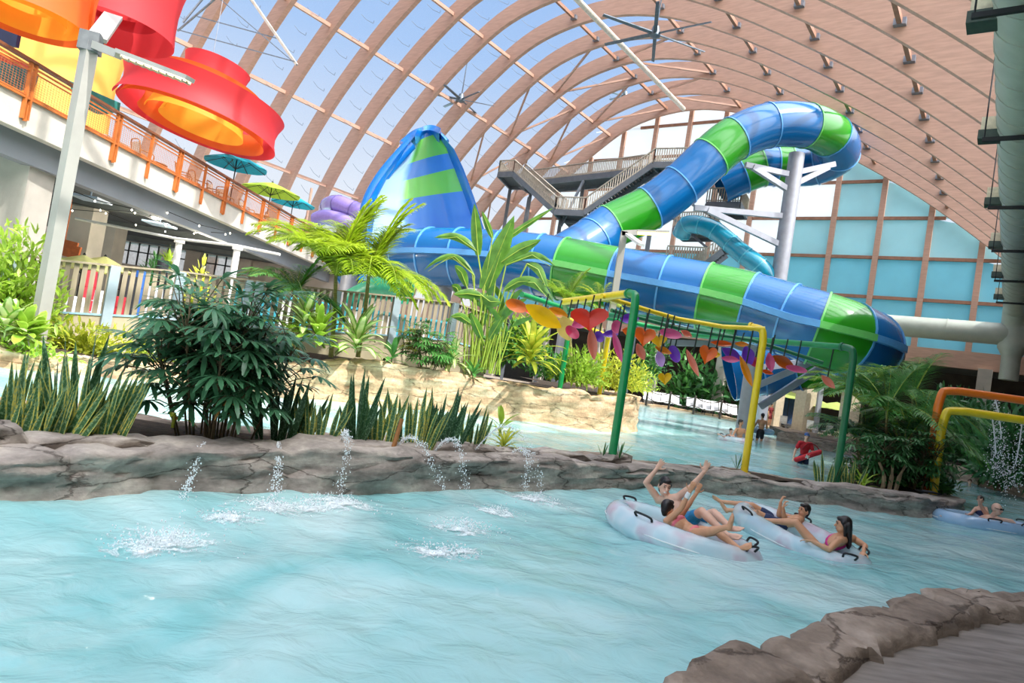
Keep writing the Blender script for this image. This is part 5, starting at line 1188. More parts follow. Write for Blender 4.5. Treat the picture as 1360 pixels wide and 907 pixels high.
for i, (x, y, Y, W, Hh, lab) in enumerate(((204, 358, 32, 1.6, 1.7, 'dark leafy bush behind the fence left of the white posts'), (222, 356, 33, 1.4, 1.5, 'pale bush behind the fence beside the left white post'), (268, 362, 31, 1.7, 1.0, 'low yellow-green bush behind the fence between the white posts'))):
    c = at(x, y, Y); c.z = .55; bx_ = proj_ = c
    mb = MB(); rd = random.Random(x)
    top = at(x, y-26 if i < 2 else y-14, Y).z
    for k in range(300):
        a = rd.uniform(0, 2*PI); u_ = rd.random(); o = Vector((math.cos(a)*W*.5*u_, math.sin(a)*W*.4*u_, (top-.55)*(.35+.65*rd.random())*(1-.4*u_)))
        mb.leaf(c+o, Vector((math.cos(a)*u_, math.sin(a)*u_, .5+rd.gauss(0, .3))), rd.uniform(.3, .5), .12, bend=.5, n=3, base=.3)
    for k in range(5): mb.tube([c, c+Vector((rd.gauss(0, .2), rd.gauss(0, .2), (top-.55)*.7))], .02, 4)
    tag(mb.build('leafy_bush', (L_DARK2, L_LIME, L_YEL)[i]), lab, 'plant')
mb = MB(); a, b = at(414, 250, 46.5), at(408, 296, 46.5); mb.tube([Vector((a.x, a.y, 6.8)), a], .09, 8); tag(mb.build('timber_post', WOOD), 'thin upright timber post at the far end of the deck beside the turquoise parasol', 'post')
mb = MB(); c = at(84, 331, 30); M = Matrix.Rotation(.1, 3, 'Y'); mb.box(c, 1.5, .12, .55, M=M); mb.box(c+Vector((.2, .02, .32)), .8, .1, .2, M=M); mb.bar(c+Z*.3, Vector((c.x, c.y, 5.9)), .05); tag(mb.build('hanging_board', mat('orange brown board', 'b5602c', .6), smooth=False), 'orange-brown board hanging under the deck just right of the lamp post', 'board')
# ================================================================== flower arbor over the channel
PG = mat('green painted pipe', '0f8a4a', .35, var=.06, coat=.3); PY = mat('yellow painted pipe', 'f0d020', .35, var=.05, coat=.3); PO = mat('orange painted pipe', 'ee7a1e', .35, var=.05, coat=.3); PDG = mat('dark green painted pipe', '1d6f45', .35, var=.08)
ar = empty('arbor_frame', at(960, 620, 14), 'green and yellow pipe arbor spanning the channel, hung with bright leaves', 'arbor')
def bentpost(base, top, to, m, r=.075, nm='post'):
    base = Vector(base); top = Vector(top); d = (Vector(to)-top).normalized()
    e_ = .28; mb = MB(); pts = [base, top-Z*e_] + crom([top-Z*e_, top-Z*e_*.35+d*e_*.12, top+d*e_*.35-Z*.03, top+d*e_], 5)[1:]
    mb.tube(pts, r, 12); o = mb.build(nm, m, ar)
    mb = MB(); mb.tube([top+d*e_, top+d*(e_+.05)], r*1.25, 12); mb.build('collar', m, o)
    mb = MB(); mb.tube([base, base+Z*.03], r*1.7, 12); mb.build('foot_plate', m, o)
    return top+d*e_
TZ = 3.3
def av(x, y, z=TZ): return atz(x, y, z)
A0 = at(812, 612, 11.95); A1 = Vector((A0.x, A0.y, 3.34)); a_to = Vector((1.0, 15.1, 3.3))
B0 = at(988, 628, 13.95); B1 = Vector((B0.x, B0.y, 3.3)); b_to = at(860, 422, 15.9)
C0 = at(1110, 642, 14.6); C1_ = Vector((C0.x, C0.y, 3.25)); c_to = at(919, 445, 18.7)
for p in (A0, B0, C0): p.z = .3
qa = bentpost(A0, A1, a_to, PG); qb = bentpost(B0, B1, b_to, PY); qc = bentpost(C0, C1_, c_to, PDG)
def pipe(pts, r, m, nm='beam'): mb = MB(); mb.tube(pts, r, 10); return mb.build(nm, m, ar)
pipe([qa, a_to], .075, PY); mbp = at(780, 402, 18); pipe([qb, b_to, Vector((b_to.x-2.2, b_to.y+2.2, 3.3))], .07, PDG)
pipe([qc, c_to], .07, PG); pipe([c_to, at(758, 412, 17), at(693, 391, 15.2)], .065, PG)
pipe([at(799, 393, 13), at(860, 412, 13.8), at(900, 423.5, 14.3), at(960, 434, 14.2), B1-Z*.02], .05, PY, 'rail')
pipe([at(812, 412, 14.5), at(900, 436, 15.5), at(1000, 452, 15.8), at(1093, 482, 15.4)], .045, PDG, 'rail')
D0 = at(745, 506, 23); D1 = Vector((D0.x, D0.y, 3.35)); D0.z = 1.05; E0 = at(797, 516, 24.6); E1 = Vector((E0.x, E0.y, 3.3)); E0.z = 1.05
bentpost(D0, D1, a_to, PG, .085); bentpost(E0, E1, b_to, PY, .085)
pipe([D1, a_to], .07, PG); pipe([E1, Vector((b_to.x-2.2, b_to.y+2.2, 3.3))], .07, PY)
# hanging leaves: (x, y, Y, width px, height px, angle, colour, shape, label)
COLS = {'o': 'f47a2a', 'b': 'c9661c', 'r': 'e8402a', 'y': 'fcd21a', 'p': 'e86aa0', 's': 'f59a80', 'v': '8a4ad0', 'l': 'dcb4ec', 'c': 'f6e28a', 'a': 'f0a020', 'm': 'e0406a'}
CN = {k: mat('leaf sheet '+k, v, .3, trans=.35, var=.05, scale=4, coat=.4) for k, v in COLS.items()}
flw = [(686, 406, 15.2, 30, 17, -12, 'b', 'o', 'brown-orange rounded leaf at the left end of the arbor'), (708, 414, 15.6, 22, 10, -8, 'r', 'o', 'small red-orange leaf beside the brown-orange one'), (722, 420, 13.6, 58, 24, -22, 'y', 'l', 'large bright yellow pointed leaf hanging near the left end'), (783, 422, 12.6, 52, 32, 8, 'r', 'h', 'biggest red-orange heart leaf, left of the near green post'), (752, 436, 14, 26, 34, 25, 'c', 'l', 'pale cream leaf under the big yellow one'), (760, 441, 13.8, 22, 14, -35, 'm', 'o', 'small red leaf under the cream one'), (772, 428, 13.4, 28, 16, 30, 'p', 'l', 'pink leaf tucked behind the big red-orange heart'), (787, 457, 13, 14, 42, 16, 's', 'l', 'long salmon petal hanging below the big red-orange heart'), (796, 447, 13.6, 12, 16, 35, 'v', 'o', 'small purple leaf below the big red-orange heart'),
       (742, 415, 14.4, 30, 12, -14, 'a', 'l', 'narrow amber leaf right of the big yellow one'), (820, 460, 13.3, 10, 44, 24, 'p', 'l', 'long pink petal just left of the near green post'), (819, 434, 13.8, 14, 18, 5, 'p', 'o', 'round pink leaf left of the near green post'), (836, 423, 14, 26, 14, 10, 'v', 'l', 'purple leaf behind the near green post'), (812, 443, 14.4, 26, 10, 15, 'v', 'l', 'purple leaf between the long pink petal and the red-orange heart'), (856, 446, 13.5, 30, 26, 0, 'o', 'h', 'orange heart leaf just right of the near green post'), (851, 467, 13.8, 12, 24, 32, 's', 'l', 'short salmon petal under the first orange heart'), (875, 452, 14, 22, 18, 10, 'y', 'h', 'yellow heart leaf in the middle of the arbor'), (891, 443, 13.9, 30, 13, -4, 'p', 'o', 'pink oval leaf in the middle of the arbor'), (912, 443, 14.6, 18, 8, -16, 's', 'l', 'small salmon leaf right of the pink oval'), (881, 465, 14.1, 24, 9, -14, 'a', 'l', 'amber leaf under the yellow heart'), (877, 477, 13.8, 14, 22, 24, 'l', 'l', 'lilac leaf under the amber one'), (896, 470, 14.4, 14, 24, 30, 'v', 'o', 'purple oval leaf right of the lilac one'), (838, 441, 15, 24, 14, -8, 'o', 'l', 'orange leaf behind the near green post'),
       (883, 502, 15.5, 18, 17, 10, 'y', 'h', 'yellow leaf hanging lowest on its own above the loungers'), (920, 482, 14.2, 9, 40, 32, 's', 'l', 'long salmon petal slanting above the white loungers'), (940, 470, 14.2, 24, 26, -8, 'o', 'h', 'orange heart leaf left of the purple pair'), (951, 471, 14.6, 12, 8, 10, 'y', 'l', 'small yellow leaf beside the second orange heart'), (959, 456, 14.9, 32, 8, 3, 'o', 'l', 'flat orange leaf above the purple pair'), (985, 457, 15.2, 18, 7, 3, 'a', 'l', 'flat amber leaf left of the yellow post top'), (972, 470, 14.4, 32, 14, -18, 'v', 'l', 'purple leaf, left of the purple pair'), (994, 472, 14.6, 18, 26, 30, 'v', 'l', 'purple leaf, right of the purple pair'), (970, 477, 14.1, 24, 9, 0, 'p', 'l', 'pink leaf under the purple pair'), (991, 493, 14.0, 10, 44, 30, 'a', 'l', 'long amber petal left of the yellow post'), (1004, 481, 14.8, 18, 13, -4, 'm', 'o', 'crimson leaf just behind the yellow post'), (1023, 481, 14.6, 12, 26, 16, 'p', 'l', 'pink petal just right of the yellow post'), (1041, 481, 15, 34, 15, -22, 'b', 'l', 'brown-orange leaf right of the yellow post'), (1019, 494, 15.2, 18, 6, -8, 'o', 'l', 'small orange leaf low right of the yellow post'), (1058, 490, 14.9, 28, 9, -4, 'p', 'o', 'flat pink leaf between the yellow and right green posts'), (1100, 507, 15.2, 10, 24, 52, 's', 'l', 'salmon petal hanging nearest the right green post')]
STRAP = mat('black strap', '23302a', .6)
for (x, y, Y, w_, h_, ang, c, shp, lab) in flw:
    p = at(x, y, Y); k = Y/907; W2, H2 = w_*k*.5, h_*k*.5
    n = 22; out = []
    for i in range(n):
        t = 2*PI*i/n
        if shp == 'h': X, Yy = math.sin(t)**3, (13*math.cos(t)-5*math.cos(2*t)-2*math.cos(3*t)-math.cos(4*t))/14.5
        elif shp == 'l':
            X, Yy = math.cos(t), math.sin(t)
            if w_ > h_: Yy *= (1-abs(X)**2.2*.55)
            else: X *= (1-abs(Yy)**2.2*.55)
        else: X, Yy = math.cos(t), math.sin(t)
        out.append((X*W2, Yy*H2))
    a = math.radians(ang)
    yaw = ((x*7) % 5-2)*.12; M = Matrix.Rotation(yaw, 3, 'Z'); mb = MB(); rings = []
    for sc, dy in ((.02, .05), (.5, .035), (1, 0), (1, .018), (.5, .053), (.02, .068)):
        rings.append([p+M @ Vector(((X*math.cos(a)-Y_*math.sin(a))*sc, dy, (X*math.sin(a)+Y_*math.cos(a))*sc)) for X, Y_ in out])
    mb.rings(rings); o = mb.build('hanging_leaf', CN[c]); tag(o, lab, 'hanging leaf', 'coloured leaves hanging from the arbor')
    mb = MB(); top = Vector((p.x+.03, p.y+.03, max(p.z+.12, 3.26))); mb.tube([p+Z*H2*.3+Vector((0, .07, 0)), top], .016, 5); mb.tube([p+Z*H2*.2+M @ Vector((-W2*.3, .075, 0)), p+Z*H2*.2+M @ Vector((W2*.3, .075, 0))], .014, 5); mb.build('strap', STRAP, o)
# ------------------------------------------------------------------ orange and yellow spray pipes
def hoop(bx, by, ex, ey, rx, ry, Y, m, label):
    b0 = at(bx, by, Y); b0.z = .25; t = at(ex, ey, Y); t = Vector((b0.x, b0.y, t.z)); e2 = at(rx, ry, Y-.4); e2.z = t.z; d = (e2-t).normalized(); en = t+d*6
    mb = MB(); mb.tube([b0, t-Z*.45]+crom([t-Z*.45, t-Z*.12+d*.05, t-Z*.04+d*.14, t+d*.45], 6)[1:]+[en-d*.45]+crom([en-d*.45, en-d*.14-Z*.04, en-d*.05-Z*.12, en-Z*.45], 6)[1:]+[Vector((en.x, en.y, -.8))], .095, 14)
    r = empty('spray_pipe', b0, label, 'spray pipe'); mb.build('pipe', m, r)
    mb = MB(); mb.tube([b0, b0+Z*.03], .16, 14); mb.build('foot_plate', m, r); return t, d
t1, d1 = hoop(1231, 648, 1256, 517, 1360, 530, 16.2, PO, 'orange spray pipe hoop over the right channel'); t2, d2 = hoop(1240, 648, 1259, 543, 1360, 559, 15.8, PY, 'yellow spray pipe hoop in front of the orange one')
for k, (x0, y0, x1, y1, x2, y2, lab) in enumerate(((1322, 531, 1328, 560, 1334, 640, 'thick stream of water falling from the orange pipe'), (1318, 556, 1322, 590, 1322, 635, 'thin stream of water falling from the yellow pipe'), (1358, 560, 1352, 600, 1340, 655, 'stream of water falling at the right edge'))):
    jet([at(x0, y0, 15.9), at(x1, y1, 15.8), at((x1+x2)/2, (y1+y2)/2, 15.7), at(x2, y2, 15.6)], 320, 1.8, lab, .10)
mb = MB(); 
dv = empty('drain_cover', at(1233, 652, 15.4), 'small dark steel drain cover on the rock ledge below the pipes', 'drain cover'); mb = MB(); p = at(1233, 654, 15.2); mb.box(Vector((p.x, p.y, .4)), .5, .22, .03, .2); mb.build('plate', BLK, dv, smooth=False); mb = MB(); mb.box(Vector((p.x, p.y, .42)), .3, .06, .02, .2); mb.build('handle', STEEL, dv, smooth=False)
# ------------------------------------------------------------------ far shore: loungers, rope barrier, cafe
xs = [860, 872, 884, 897, 918, 929, 940, 951, 962, 974]
nmz = ['at the left end of the row', 'second from the left end', 'third from the left end', 'last before the gap with plants', 'first after the gap with plants', 'second after the gap', 'third after the gap', 'third from the right end', 'second from the right end', 'at the right end of the row']
for i, x in enumerate(xs):
    Y = 59.5-.10*max(0, x-905)*.55; q = at(x, 530+(x-860)*.17, Y); q.z = .12
    o = lounger(q, -.25+.12, WSL, 'white reclining lounger on the far shore, '+nmz[i], 'white loungers on the far shore'); o.scale = (1.25, 1.25, 1.35)
rb = empty('rope_barrier', at(925, 548, 57), 'post and rope barrier along the water in front of the white loungers', 'barrier')
pp = []
for x, y in ((858, 536), (888, 541), (921, 547), (956, 553), (988, 558)):
    q = at(x, y, 57.5-.05*(x-858)); q.z = .1; mb = MB(); mb.tube([q, q+Z*1.5], .09, 6); mb.build('post', mat('dark timber post', '4a3f36', .8), rb); pp.append(q)
mb = MB()
for a, b in zip(pp[:-1], pp[1:]):
    for z in (1.35, .7): mb.tube([a.lerp(b, t/6)+Z*(z-.25*math.sin(PI*t/6)) for t in range(7)], .035, 5)
mb.build('rope', mat('dark rope', '5a4a3c', .9), rb)
LG2 = mat('pale lime canvas', 'c9d87a', .7, trans=.4, var=.05)
for i, (x, y, Y, lab) in enumerate(((1050, 520, 56.5, 'leftmost lime parasol of the far cafe'), (1085, 530, 53, 'middle lime parasol of the far cafe, behind the grey post'), (1112, 534, 49.5, 'rightmost lime parasol of the far cafe'), (1010, 513, 60, 'lime parasol partly behind the slide column'))):
    t = at(x, y, Y); umbrella(Vector((t.x, t.y, .12)), 1.65, t.z-.12, LG2, lab)
LIT = mat('beige pillar', 'b9ab92', .8, var=.08)
for x, yb, yt, Y, w_ in ((1064, 572, 512, 50, 1.0), (1027, 562, 505, 53, .8), (992, 556, 508, 50, .95), (1122, 590, 490, 47, .9)):
    p = at(x, yb, Y); t = at(x, yt, Y); mb = MB(); mb.box(Vector((p.x, p.y, t.z/2)), w_, w_, t.z, .4); o = mb.build('cafe_pillar', LIT, smooth=False); struct(o, 'beige pillar of the far cafe'); o['group'] = 'cafe pillars'
cl = empty('lamp_post', at(1088, 574, 49), 'small grey lamp post with a bent arm in front of the far cafe', 'lamp post'); a = at(1084, 572, 49); b = at(1091, 512, 49)
mb = MB(); mb.bar(Vector((b.x, b.y, .1)), b, .3, .3); mb.build('pole', GALV, cl, smooth=False); mb = MB(); mb.bar(b, at(1077, 512, 48.5), .28, .16); mb.build('lamp_head', GALV, cl, smooth=False)
mb = MB(); p = at(1046, 545, 57); mb.box(p, 2.3, .15, 2.4); tag(mb.build('blue_screen', mat('dark blue panel', '2d4f7c', .6), smooth=False), 'dark blue upright panel between the cafe pillars', 'panel')
def cchair(loc, rz, label, first=[None]):
    if first[0] is None:
        r = empty('cafe_chair', (0, 0, 0), None, 'chair'); mb = MB(); mb.box((0, 0, .45), .5, .5, .05); mb.build('seat', mat('pale chair sling', 'c9c9c4', .6), r, smooth=False, local=True)
        mb = MB(); mb.box((0, .25, .75), .5, .05, .55); mb.build('backrest', mat('pale chair sling', 'c9c9c4', .6), r, smooth=False, local=True)
        for sx in (-.23, .23):
            for sy in (-.23, .23): mb = MB(); mb.tube([(sx, sy, 0), (sx, sy, .45 if sy < 0 else 1.0)], .025, 6); mb.build('leg', STEEL, r, local=True)
        c = first[0] = r
    else: c = copy_tree(first[0])
    c.location = loc; c.rotation_euler = (0, 0, rz); c['label'] = label; c['group'] = 'pale cafe chairs'
for i, (x, y, Y, rz, lab) in enumerate(((1040, 567, 52.5, 2.6, 'pale cafe chair in front of the blue panel'), (1047, 569, 52.6, -2, 'pale cafe chair right of the blue panel'), (1077, 575, 49.5, 2.2, 'pale cafe chair left of the grey lamp post'), (1097, 578, 49, -2.6, 'pale cafe chair right of the grey lamp post'), (1100, 578, 51.6, 2.8, 'pale cafe chair under the rightmost parasol'), (1110, 579, 52.2, -1.6, 'pale cafe chair nearest the right green post'))):
    q = at(x, y, Y-1.3); q.z = .12; cchair(q, rz, lab)
# ================================================================== people and tubes
def remeshed(mb, name, m, voxel, parent=None, smooth=4):
    o = mb.build(name, m, None); md = o.modifiers.new('r', 'REMESH'); md.mode = 'VOXEL'; md.voxel_size = voxel
    ms = o.modifiers.new('s', 'SMOOTH'); ms.iterations = smooth; ms.factor = .5
    dg = bpy.context.evaluated_depsgraph_get(); me = bpy.data.meshes.new_from_object(o.evaluated_get(dg)); o.modifiers.clear(); old = o.data; o.data = me; bpy.data.meshes.remove(old)
    me.name = name; me.polygons.foreach_set('use_smooth', [True]*len(me.polygons))
    if not me.materials: me.materials.append(m)
    if parent is not None:
        w = Vector((0, 0, 0)); q = parent
        while q: w += q.location; q = q.parent
        o.parent = parent; o.location = -w
    return o
def cap(mb, p, q, r1, r2, n=12):
    p, q = Vector(p), Vector(q); d = q-p; L_ = max(d.length, 1e-5); x, y, z = frame(d); rings = []
    for c, r, a0, a1 in ((p, r1, -90, 0), (q, r2, 0, 90)):
        for k in range(4):
            a = math.radians(a0+(a1-a0)*k/3); cc = c+z*(r*math.sin(a)); rr = max(1e-4, r*math.cos(a))
            rings.append([cc+x*(math.cos(2*PI*j/n)*rr)+y*(math.sin(2*PI*j/n)*rr) for j in range(n)])
    mb.rings(rings)
def hand(mb, w, d, nrm, s, curl=.5, fr_=1.0, side=1):
    d = Vector(d).normalized(); nrm = Vector(nrm); nrm = (nrm-d*nrm.dot(d)).normalized(); x = d.cross(nrm).normalized()
    M = Matrix((x, nrm, d)).transposed(); c = w+d*.045*s
    mb.ell(c, .040*s, .017*s, .052*s, M, 10, 6)
    for k in range(4):
        b = w+d*.085*s+x*((k-1.5)*.020*s); L_ = (.068, .078, .072, .056)[k]*s; q = b; dd = (d+x*(k-1.5)*.10).normalized(); r = .0095*s*fr_
        for j in range(3):
            e_ = q+dd*(L_*(.45, .32, .25)[j]); cap(mb, q, e_, r*(1-.1*j), r*(.92-.1*j), 8); q = e_; dd = (dd*math.cos(curl)+nrm*math.sin(curl)).normalized()
    b = w+d*.03*s+x*(.034*s*side); dd = (d*.55+x*side*.8+nrm*.25).normalized(); e_ = b+dd*.042*s; cap(mb, b, e_, .0125*s*fr_, .011*s*fr_, 8); cap(mb, e_, e_+(dd*.6+d*.6).normalized()*.035*s, .011*s*fr_, .009*s*fr_, 8)
def foot(mb, a, t, s, upv=Z, fr_=1.0):
    d = (t-a).normalized(); L_ = .2*s; h = a-d*.03*s; ball = a+d*.12*s
    cap(mb, h, a+d*.06*s, .036*s, .036*s); cap(mb, a+d*.02*s, ball, .037*s, .03*s)
    x = d.cross(upv); x = x.normalized() if x.length > .05 else Vector((1, 0, 0))
    for k in range(5): b = ball+x*((k-2)*.017*s); cap(mb, ball-d*.04*s+x*((k-2)*.012*s), b, .024*s, .015*s, 8); cap(mb, b, b+d*((.05, .048, .044, .038, .03)[k])*s, .0125*s*fr_, .010*s*fr_, 8)
SKIN = {'a': mat('skin light', 'e0ac8c', .5, var=.05, scale=5), 'b': mat('skin tan', 'd39b74', .5, var=.05, scale=5), 'c': mat('skin fair', 'e6b79c', .5, var=.05, scale=5)}
HAIR = mat('dark hair', '1c1512', .4, var=.2, scale=40); EYE_M = mat('dark eye', '241a16', .3); LIP = mat('lips', 'b5605a', .5); TEETH = mat('teeth', 'f2ede4', .3)
def person(J, s, label, skin='a', hair='short', clothes=(), voxel=.008, fr_=1.0, hairm=None, smile=False, glasses=False, extra=None):
    r = empty('person', Vector((J['pelvis'].x, J['pelvis'].y, J['pelvis'].z)), label, 'person')
    m = SKIN[skin]; mb = MB()
    side = (J['shR']-J['shL']).normalized(); upv = (J['neck']-J['pelvis']).normalized(); fr0 = upv.cross(side); fr0.normalize(); side = fr0.cross(upv).normalized()*1
    sw = (J['shR']-J['shL']).length; MT = Matrix((side, fr0, upv)).transposed()
    ch = J['neck'].lerp(J['pelvis'], .34); wa = J['neck'].lerp(J['pelvis'], .66)
    mb.ell(ch, max(.12*s, sw*.44), .105*s, .17*s, MT, 14, 10); mb.ell(wa, .13*s, .095*s, .16*s, MT, 14, 9); mb.ell(J['pelvis'], .15*s, .112*s, .12*s, MT, 14, 9)
    cap(mb, J['shL'], J['shR'], .058*s, .058*s)
    f = J['face'].normalized(); hu = J.get('hup', Z); hs = f.cross(hu).normalized(); hu = hs.cross(f).normalized(); MH = Matrix((hs, f, hu)).transposed(); hc = J['head']
    cap(mb, J['neck']-upv*.03*s, hc-hu*.05*s, .056*s, .05*s)
    k = s if s > .8 else s*1.12
    mb.ell(hc+hu*.02*k-f*.01*k, .076*k, .095*k, .100*k, MH, 16, 12); mb.ell(hc-hu*.055*k+f*.032*k, .055*k, .058*k, .066*k, MH, 14, 9)
    cap(mb, hc+f*.085*k+hu*.012*k, hc+f*.108*k-hu*.022*k, .010*k, .017*k, 8); cap(mb, hc+f*.082*k+hu*.03*k-hs*.03*k, hc+f*.082*k+hu*.03*k+hs*.03*k, .012*k, .012*k, 8)
    cap(mb, hc+f*.082*k-hu*.055*k-hs*.015*k, hc+f*.082*k-hu*.055*k+hs*.015*k, .011*k, .011*k, 8)
    for q in (-1, 1): mb.ell(hc+hs*q*.078*k-hu*.012*k-f*.005*k, .010*k, .02*k, .032*k, MH, 8, 6)
    for q, S in ((-1, 'L'), (1, 'R')):
        a, b, c = J['sh'+S], J['el'+S], J['wr'+S]
        cap(mb, a, b, .052*s, .040*s); cap(mb, a.lerp(b, .35), a.lerp(b, .65), .050*s, .046*s); cap(mb, b, c, .040*s, .027*s); cap(mb, b.lerp(c, .15), b.lerp(c, .4), .042*s, .038*s)
        hd = J.get('ha'+S, c-b); hand(mb, c, hd, J.get('hn'+S, f), s, J.get('cu'+S, .45), fr_, J.get('th'+S, q))
        if 'hip'+S in J:
            a, b, c = J['hip'+S], J['kn'+S], J['an'+S]
            cap(mb, a, b, .085*s, .055*s); cap(mb, a.lerp(b, .2), a.lerp(b, .55), .084*s, .070*s); cap(mb, b, c, .054*s, .034*s); cap(mb, b.lerp(c, .18), b.lerp(c, .42), .058*s, .050*s); foot(mb, c, J['to'+S], s, J.get('fu'+S, Z), fr_)
    body = remeshed(mb, 'body', m, voxel, r)
    # face
    for q in (-1, 1):
        e_ = MB(); e_.ell(hc+f*.083*k+hu*.014*k+hs*q*.031*k, .014*k, .008*k, .008*k, MH, 8, 5); e_.build('eye', EYE_M, r)
        e_ = MB(); cap(e_, hc+f*.092*k+hu*.036*k+hs*q*.018*k, hc+f*.082*k+hu*.036*k+hs*q*.046*k, .0055*k, .004*k, 6); e_.build('eyebrow', HAIR, r)
    e_ = MB(); e_.ell(hc+f*.088*k-hu*.056*k, .027*k, .010*k, .011*k if smile else .007*k, MH, 8, 5); e_.build('mouth', TEETH if smile else LIP, r)
    hm = hairm or HAIR
    if hair in ('short', 'long', 'back'):
        hb = MB(); hb.ell(hc+hu*.038*k-f*.022*k, .085*k, .098*k, .098*k, MH, 16, 10)
        hb.ell(hc+hu*.085*k+f*.045*k, .062*k, .05*k, .032*k, MH, 12, 7)
        for q in (-1, 1): cap(hb, hc+hs*q*.072*k+hu*.04*k+f*.02*k, hc+hs*q*.072*k-hu*.0*k+f*.012*k, .018*k, .012*k, 8)
        cap(hb, hc-f*.07*k-hu*.02*k, hc-f*.065*k-hu*.07*k, .055*k, .04*k)
        if hair == 'long':
            b0 = hc-f*.06*k
            for q in range(-2, 3): cap(hb, b0+hs*q*.028*k+hu*.02*k, b0+hs*q*.034*k-f*.03*k-hu*(.30-.02*abs(q))*k, .048*k, .026*k, 10)
            for q in (-1, 1): cap(hb, hc+hs*q*.075*k-f*.01*k, hc+hs*q*.085*k-hu*.19*k-f*.01*k, .026*k, .014*k, 8)
        remeshed(hb, 'hair', hm, max(voxel, .009), r, 3)
    if glasses:
        g = MB()
        for q in (-1, 1): g.ell(hc+f*.098*k+hu*.014*k+hs*q*.034*k, .030*k, .010*k, .021*k, MH, 10, 6); g.bar(hc+f*.09*k+hu*.018*k+hs*q*.062*k, hc-f*.0*k+hu*.018*k+hs*q*.084*k, .008*k)
        g.bar(hc+f*.104*k+hu*.018*k-hs*.012*k, hc+f*.104*k+hu*.018*k+hs*.012*k, .008*k); g.build('sunglasses', mat('black lens', '120c0c', .1), r)
    for kind, cm, nm in clothes:
        cb = MB(); g = .012*s
        if kind == 'trunks':
            cb.ell(J['pelvis'], .15*s+g, .112*s+g, .12*s+g, MT, 14, 9)
            for S in 'LR':
                if 'hip'+S in J: a, b = J['hip'+S], J['kn'+S]; cap(cb, a, a.lerp(b, .62), .085*s+g, .074*s+g)
        elif kind == 'shirt':
            cb.ell(ch, max(.12*s, sw*.44)+g, .105*s+g, .17*s+g, MT, 14, 10); cb.ell(wa, .13*s+g, .095*s+g, .16*s+g, MT, 14, 9); cb.ell(J['pelvis'], .15*s+g, .112*s+g, .10*s, MT, 14, 9); cap(cb, J['shL'], J['shR'], .058*s+g, .058*s+g)
            for S in 'LR': a, b = J['sh'+S], J['el'+S]; cap(cb, a, a.lerp(b, .6), .052*s+g, .054*s+g)
        elif kind == 'top':
            c0 = ch+upv*.0*s; cb.ell(c0, max(.12*s, sw*.44)+g*.8, .105*s+g*1.6, .07*s, MT, 14, 8)
            for q in (-1, 1): cap(cb, ch+side*q*.07*s+fr0*.09*s, J['neck']+side*q*.05*s+fr0*.01*s, .014*s, .010*s, 8)
        elif kind == 'brief': cb.ell(J['pelvis'], .15*s+g*.8, .112*s+g*.8, .075*s, MT, 14, 8)
        elif kind == 'suit': cb.ell(ch-upv*.03*s, max(.12*s, sw*.44)+g*.7, .105*s+g, .14*s, MT, 14, 9); cb.ell(wa, .13*s+g, .095*s+g, .16*s, MT, 14, 9); cb.ell(J['pelvis'], .15*s+g, .112*s+g, .11*s, MT, 14, 9)
        elif kind == 'cap':
            cb.ell(hc+hu*.062*k-f*.008*k, .088*k, .104*k, .078*k, MH, 14, 9); cb.ell(hc+hu*.05*k+f*.12*k, .07*k, .075*k, .012*k, MH, 12, 6)
        elif kind == 'wristband':
            a = J['wrR'].lerp(J['elR'], .12); b = J['wrR'].lerp(J['elR'], .28); cap(cb, a, b, .036*s, .038*s)
            cb.build(nm, cm, r); continue
        remeshed(cb, nm, cm, max(voxel, .009), r, 3)
    return r
def JP(**k): return {n: (at(*v) if isinstance(v, tuple) and len(v) == 3 and n not in VEC else Vector(v)) for n, v in k.items()} | {}
VEC = ('face', 'hup', 'haL', 'haR', 'hnL', 'hnR', 'fuL', 'fuR')
def J_(**k):
    o = {}
    for n, v in k.items():
        if n in VEC: o[n] = Vector(v)
        elif n[:2] in ('cu', 'th'): o[n] = v
        else: o[n] = at(*v)
    return o
# ------------------------------------------------------------------ inflatable tubes
VIN = bpy.data.materials.new('clear printed vinyl'); VIN.use_nodes = True; nt = VIN.node_tree; N = nt.nodes; L = nt.links; p = N['Principled BSDF']
tc = N.new('ShaderNodeTexCoord'); no = N.new('ShaderNodeTexNoise'); no.inputs['Scale'].default_value = 2.6; L.new(tc.outputs['Object'], no.inputs['Vector']); rp = N.new('ShaderNodeValToRGB'); e = rp.color_ramp.elements
e[0].position = .38; e[0].color = lin('d3ecf4'); e[1].position = .62; e[1].color = lin('e9c9d4'); x = e.new(.5); x.color = lin('eef6fa'); L.new(no.outputs[0], rp.inputs[0]); L.new(rp.outputs[0], p.inputs['Base Color']); p.inputs['Roughness'].default_value = .12; p.inputs['Coat Weight'].default_value = .5
t = N.new('ShaderNodeBsdfTransparent'); t.inputs[0].default_value = (.93, .97, 1, 1); mx = N.new('ShaderNodeMixShader'); mx.inputs[0].default_value = .55; L.new(t.outputs[0], mx.inputs[1]); L.new(p.outputs[0], mx.inputs[2]); L.new(mx.outputs[0], N['Material Output'].inputs[0])
VBL = mat('pale blue vinyl', 'a9cdea', .15, coat=.5, alpha=.8, var=.08, scale=3)
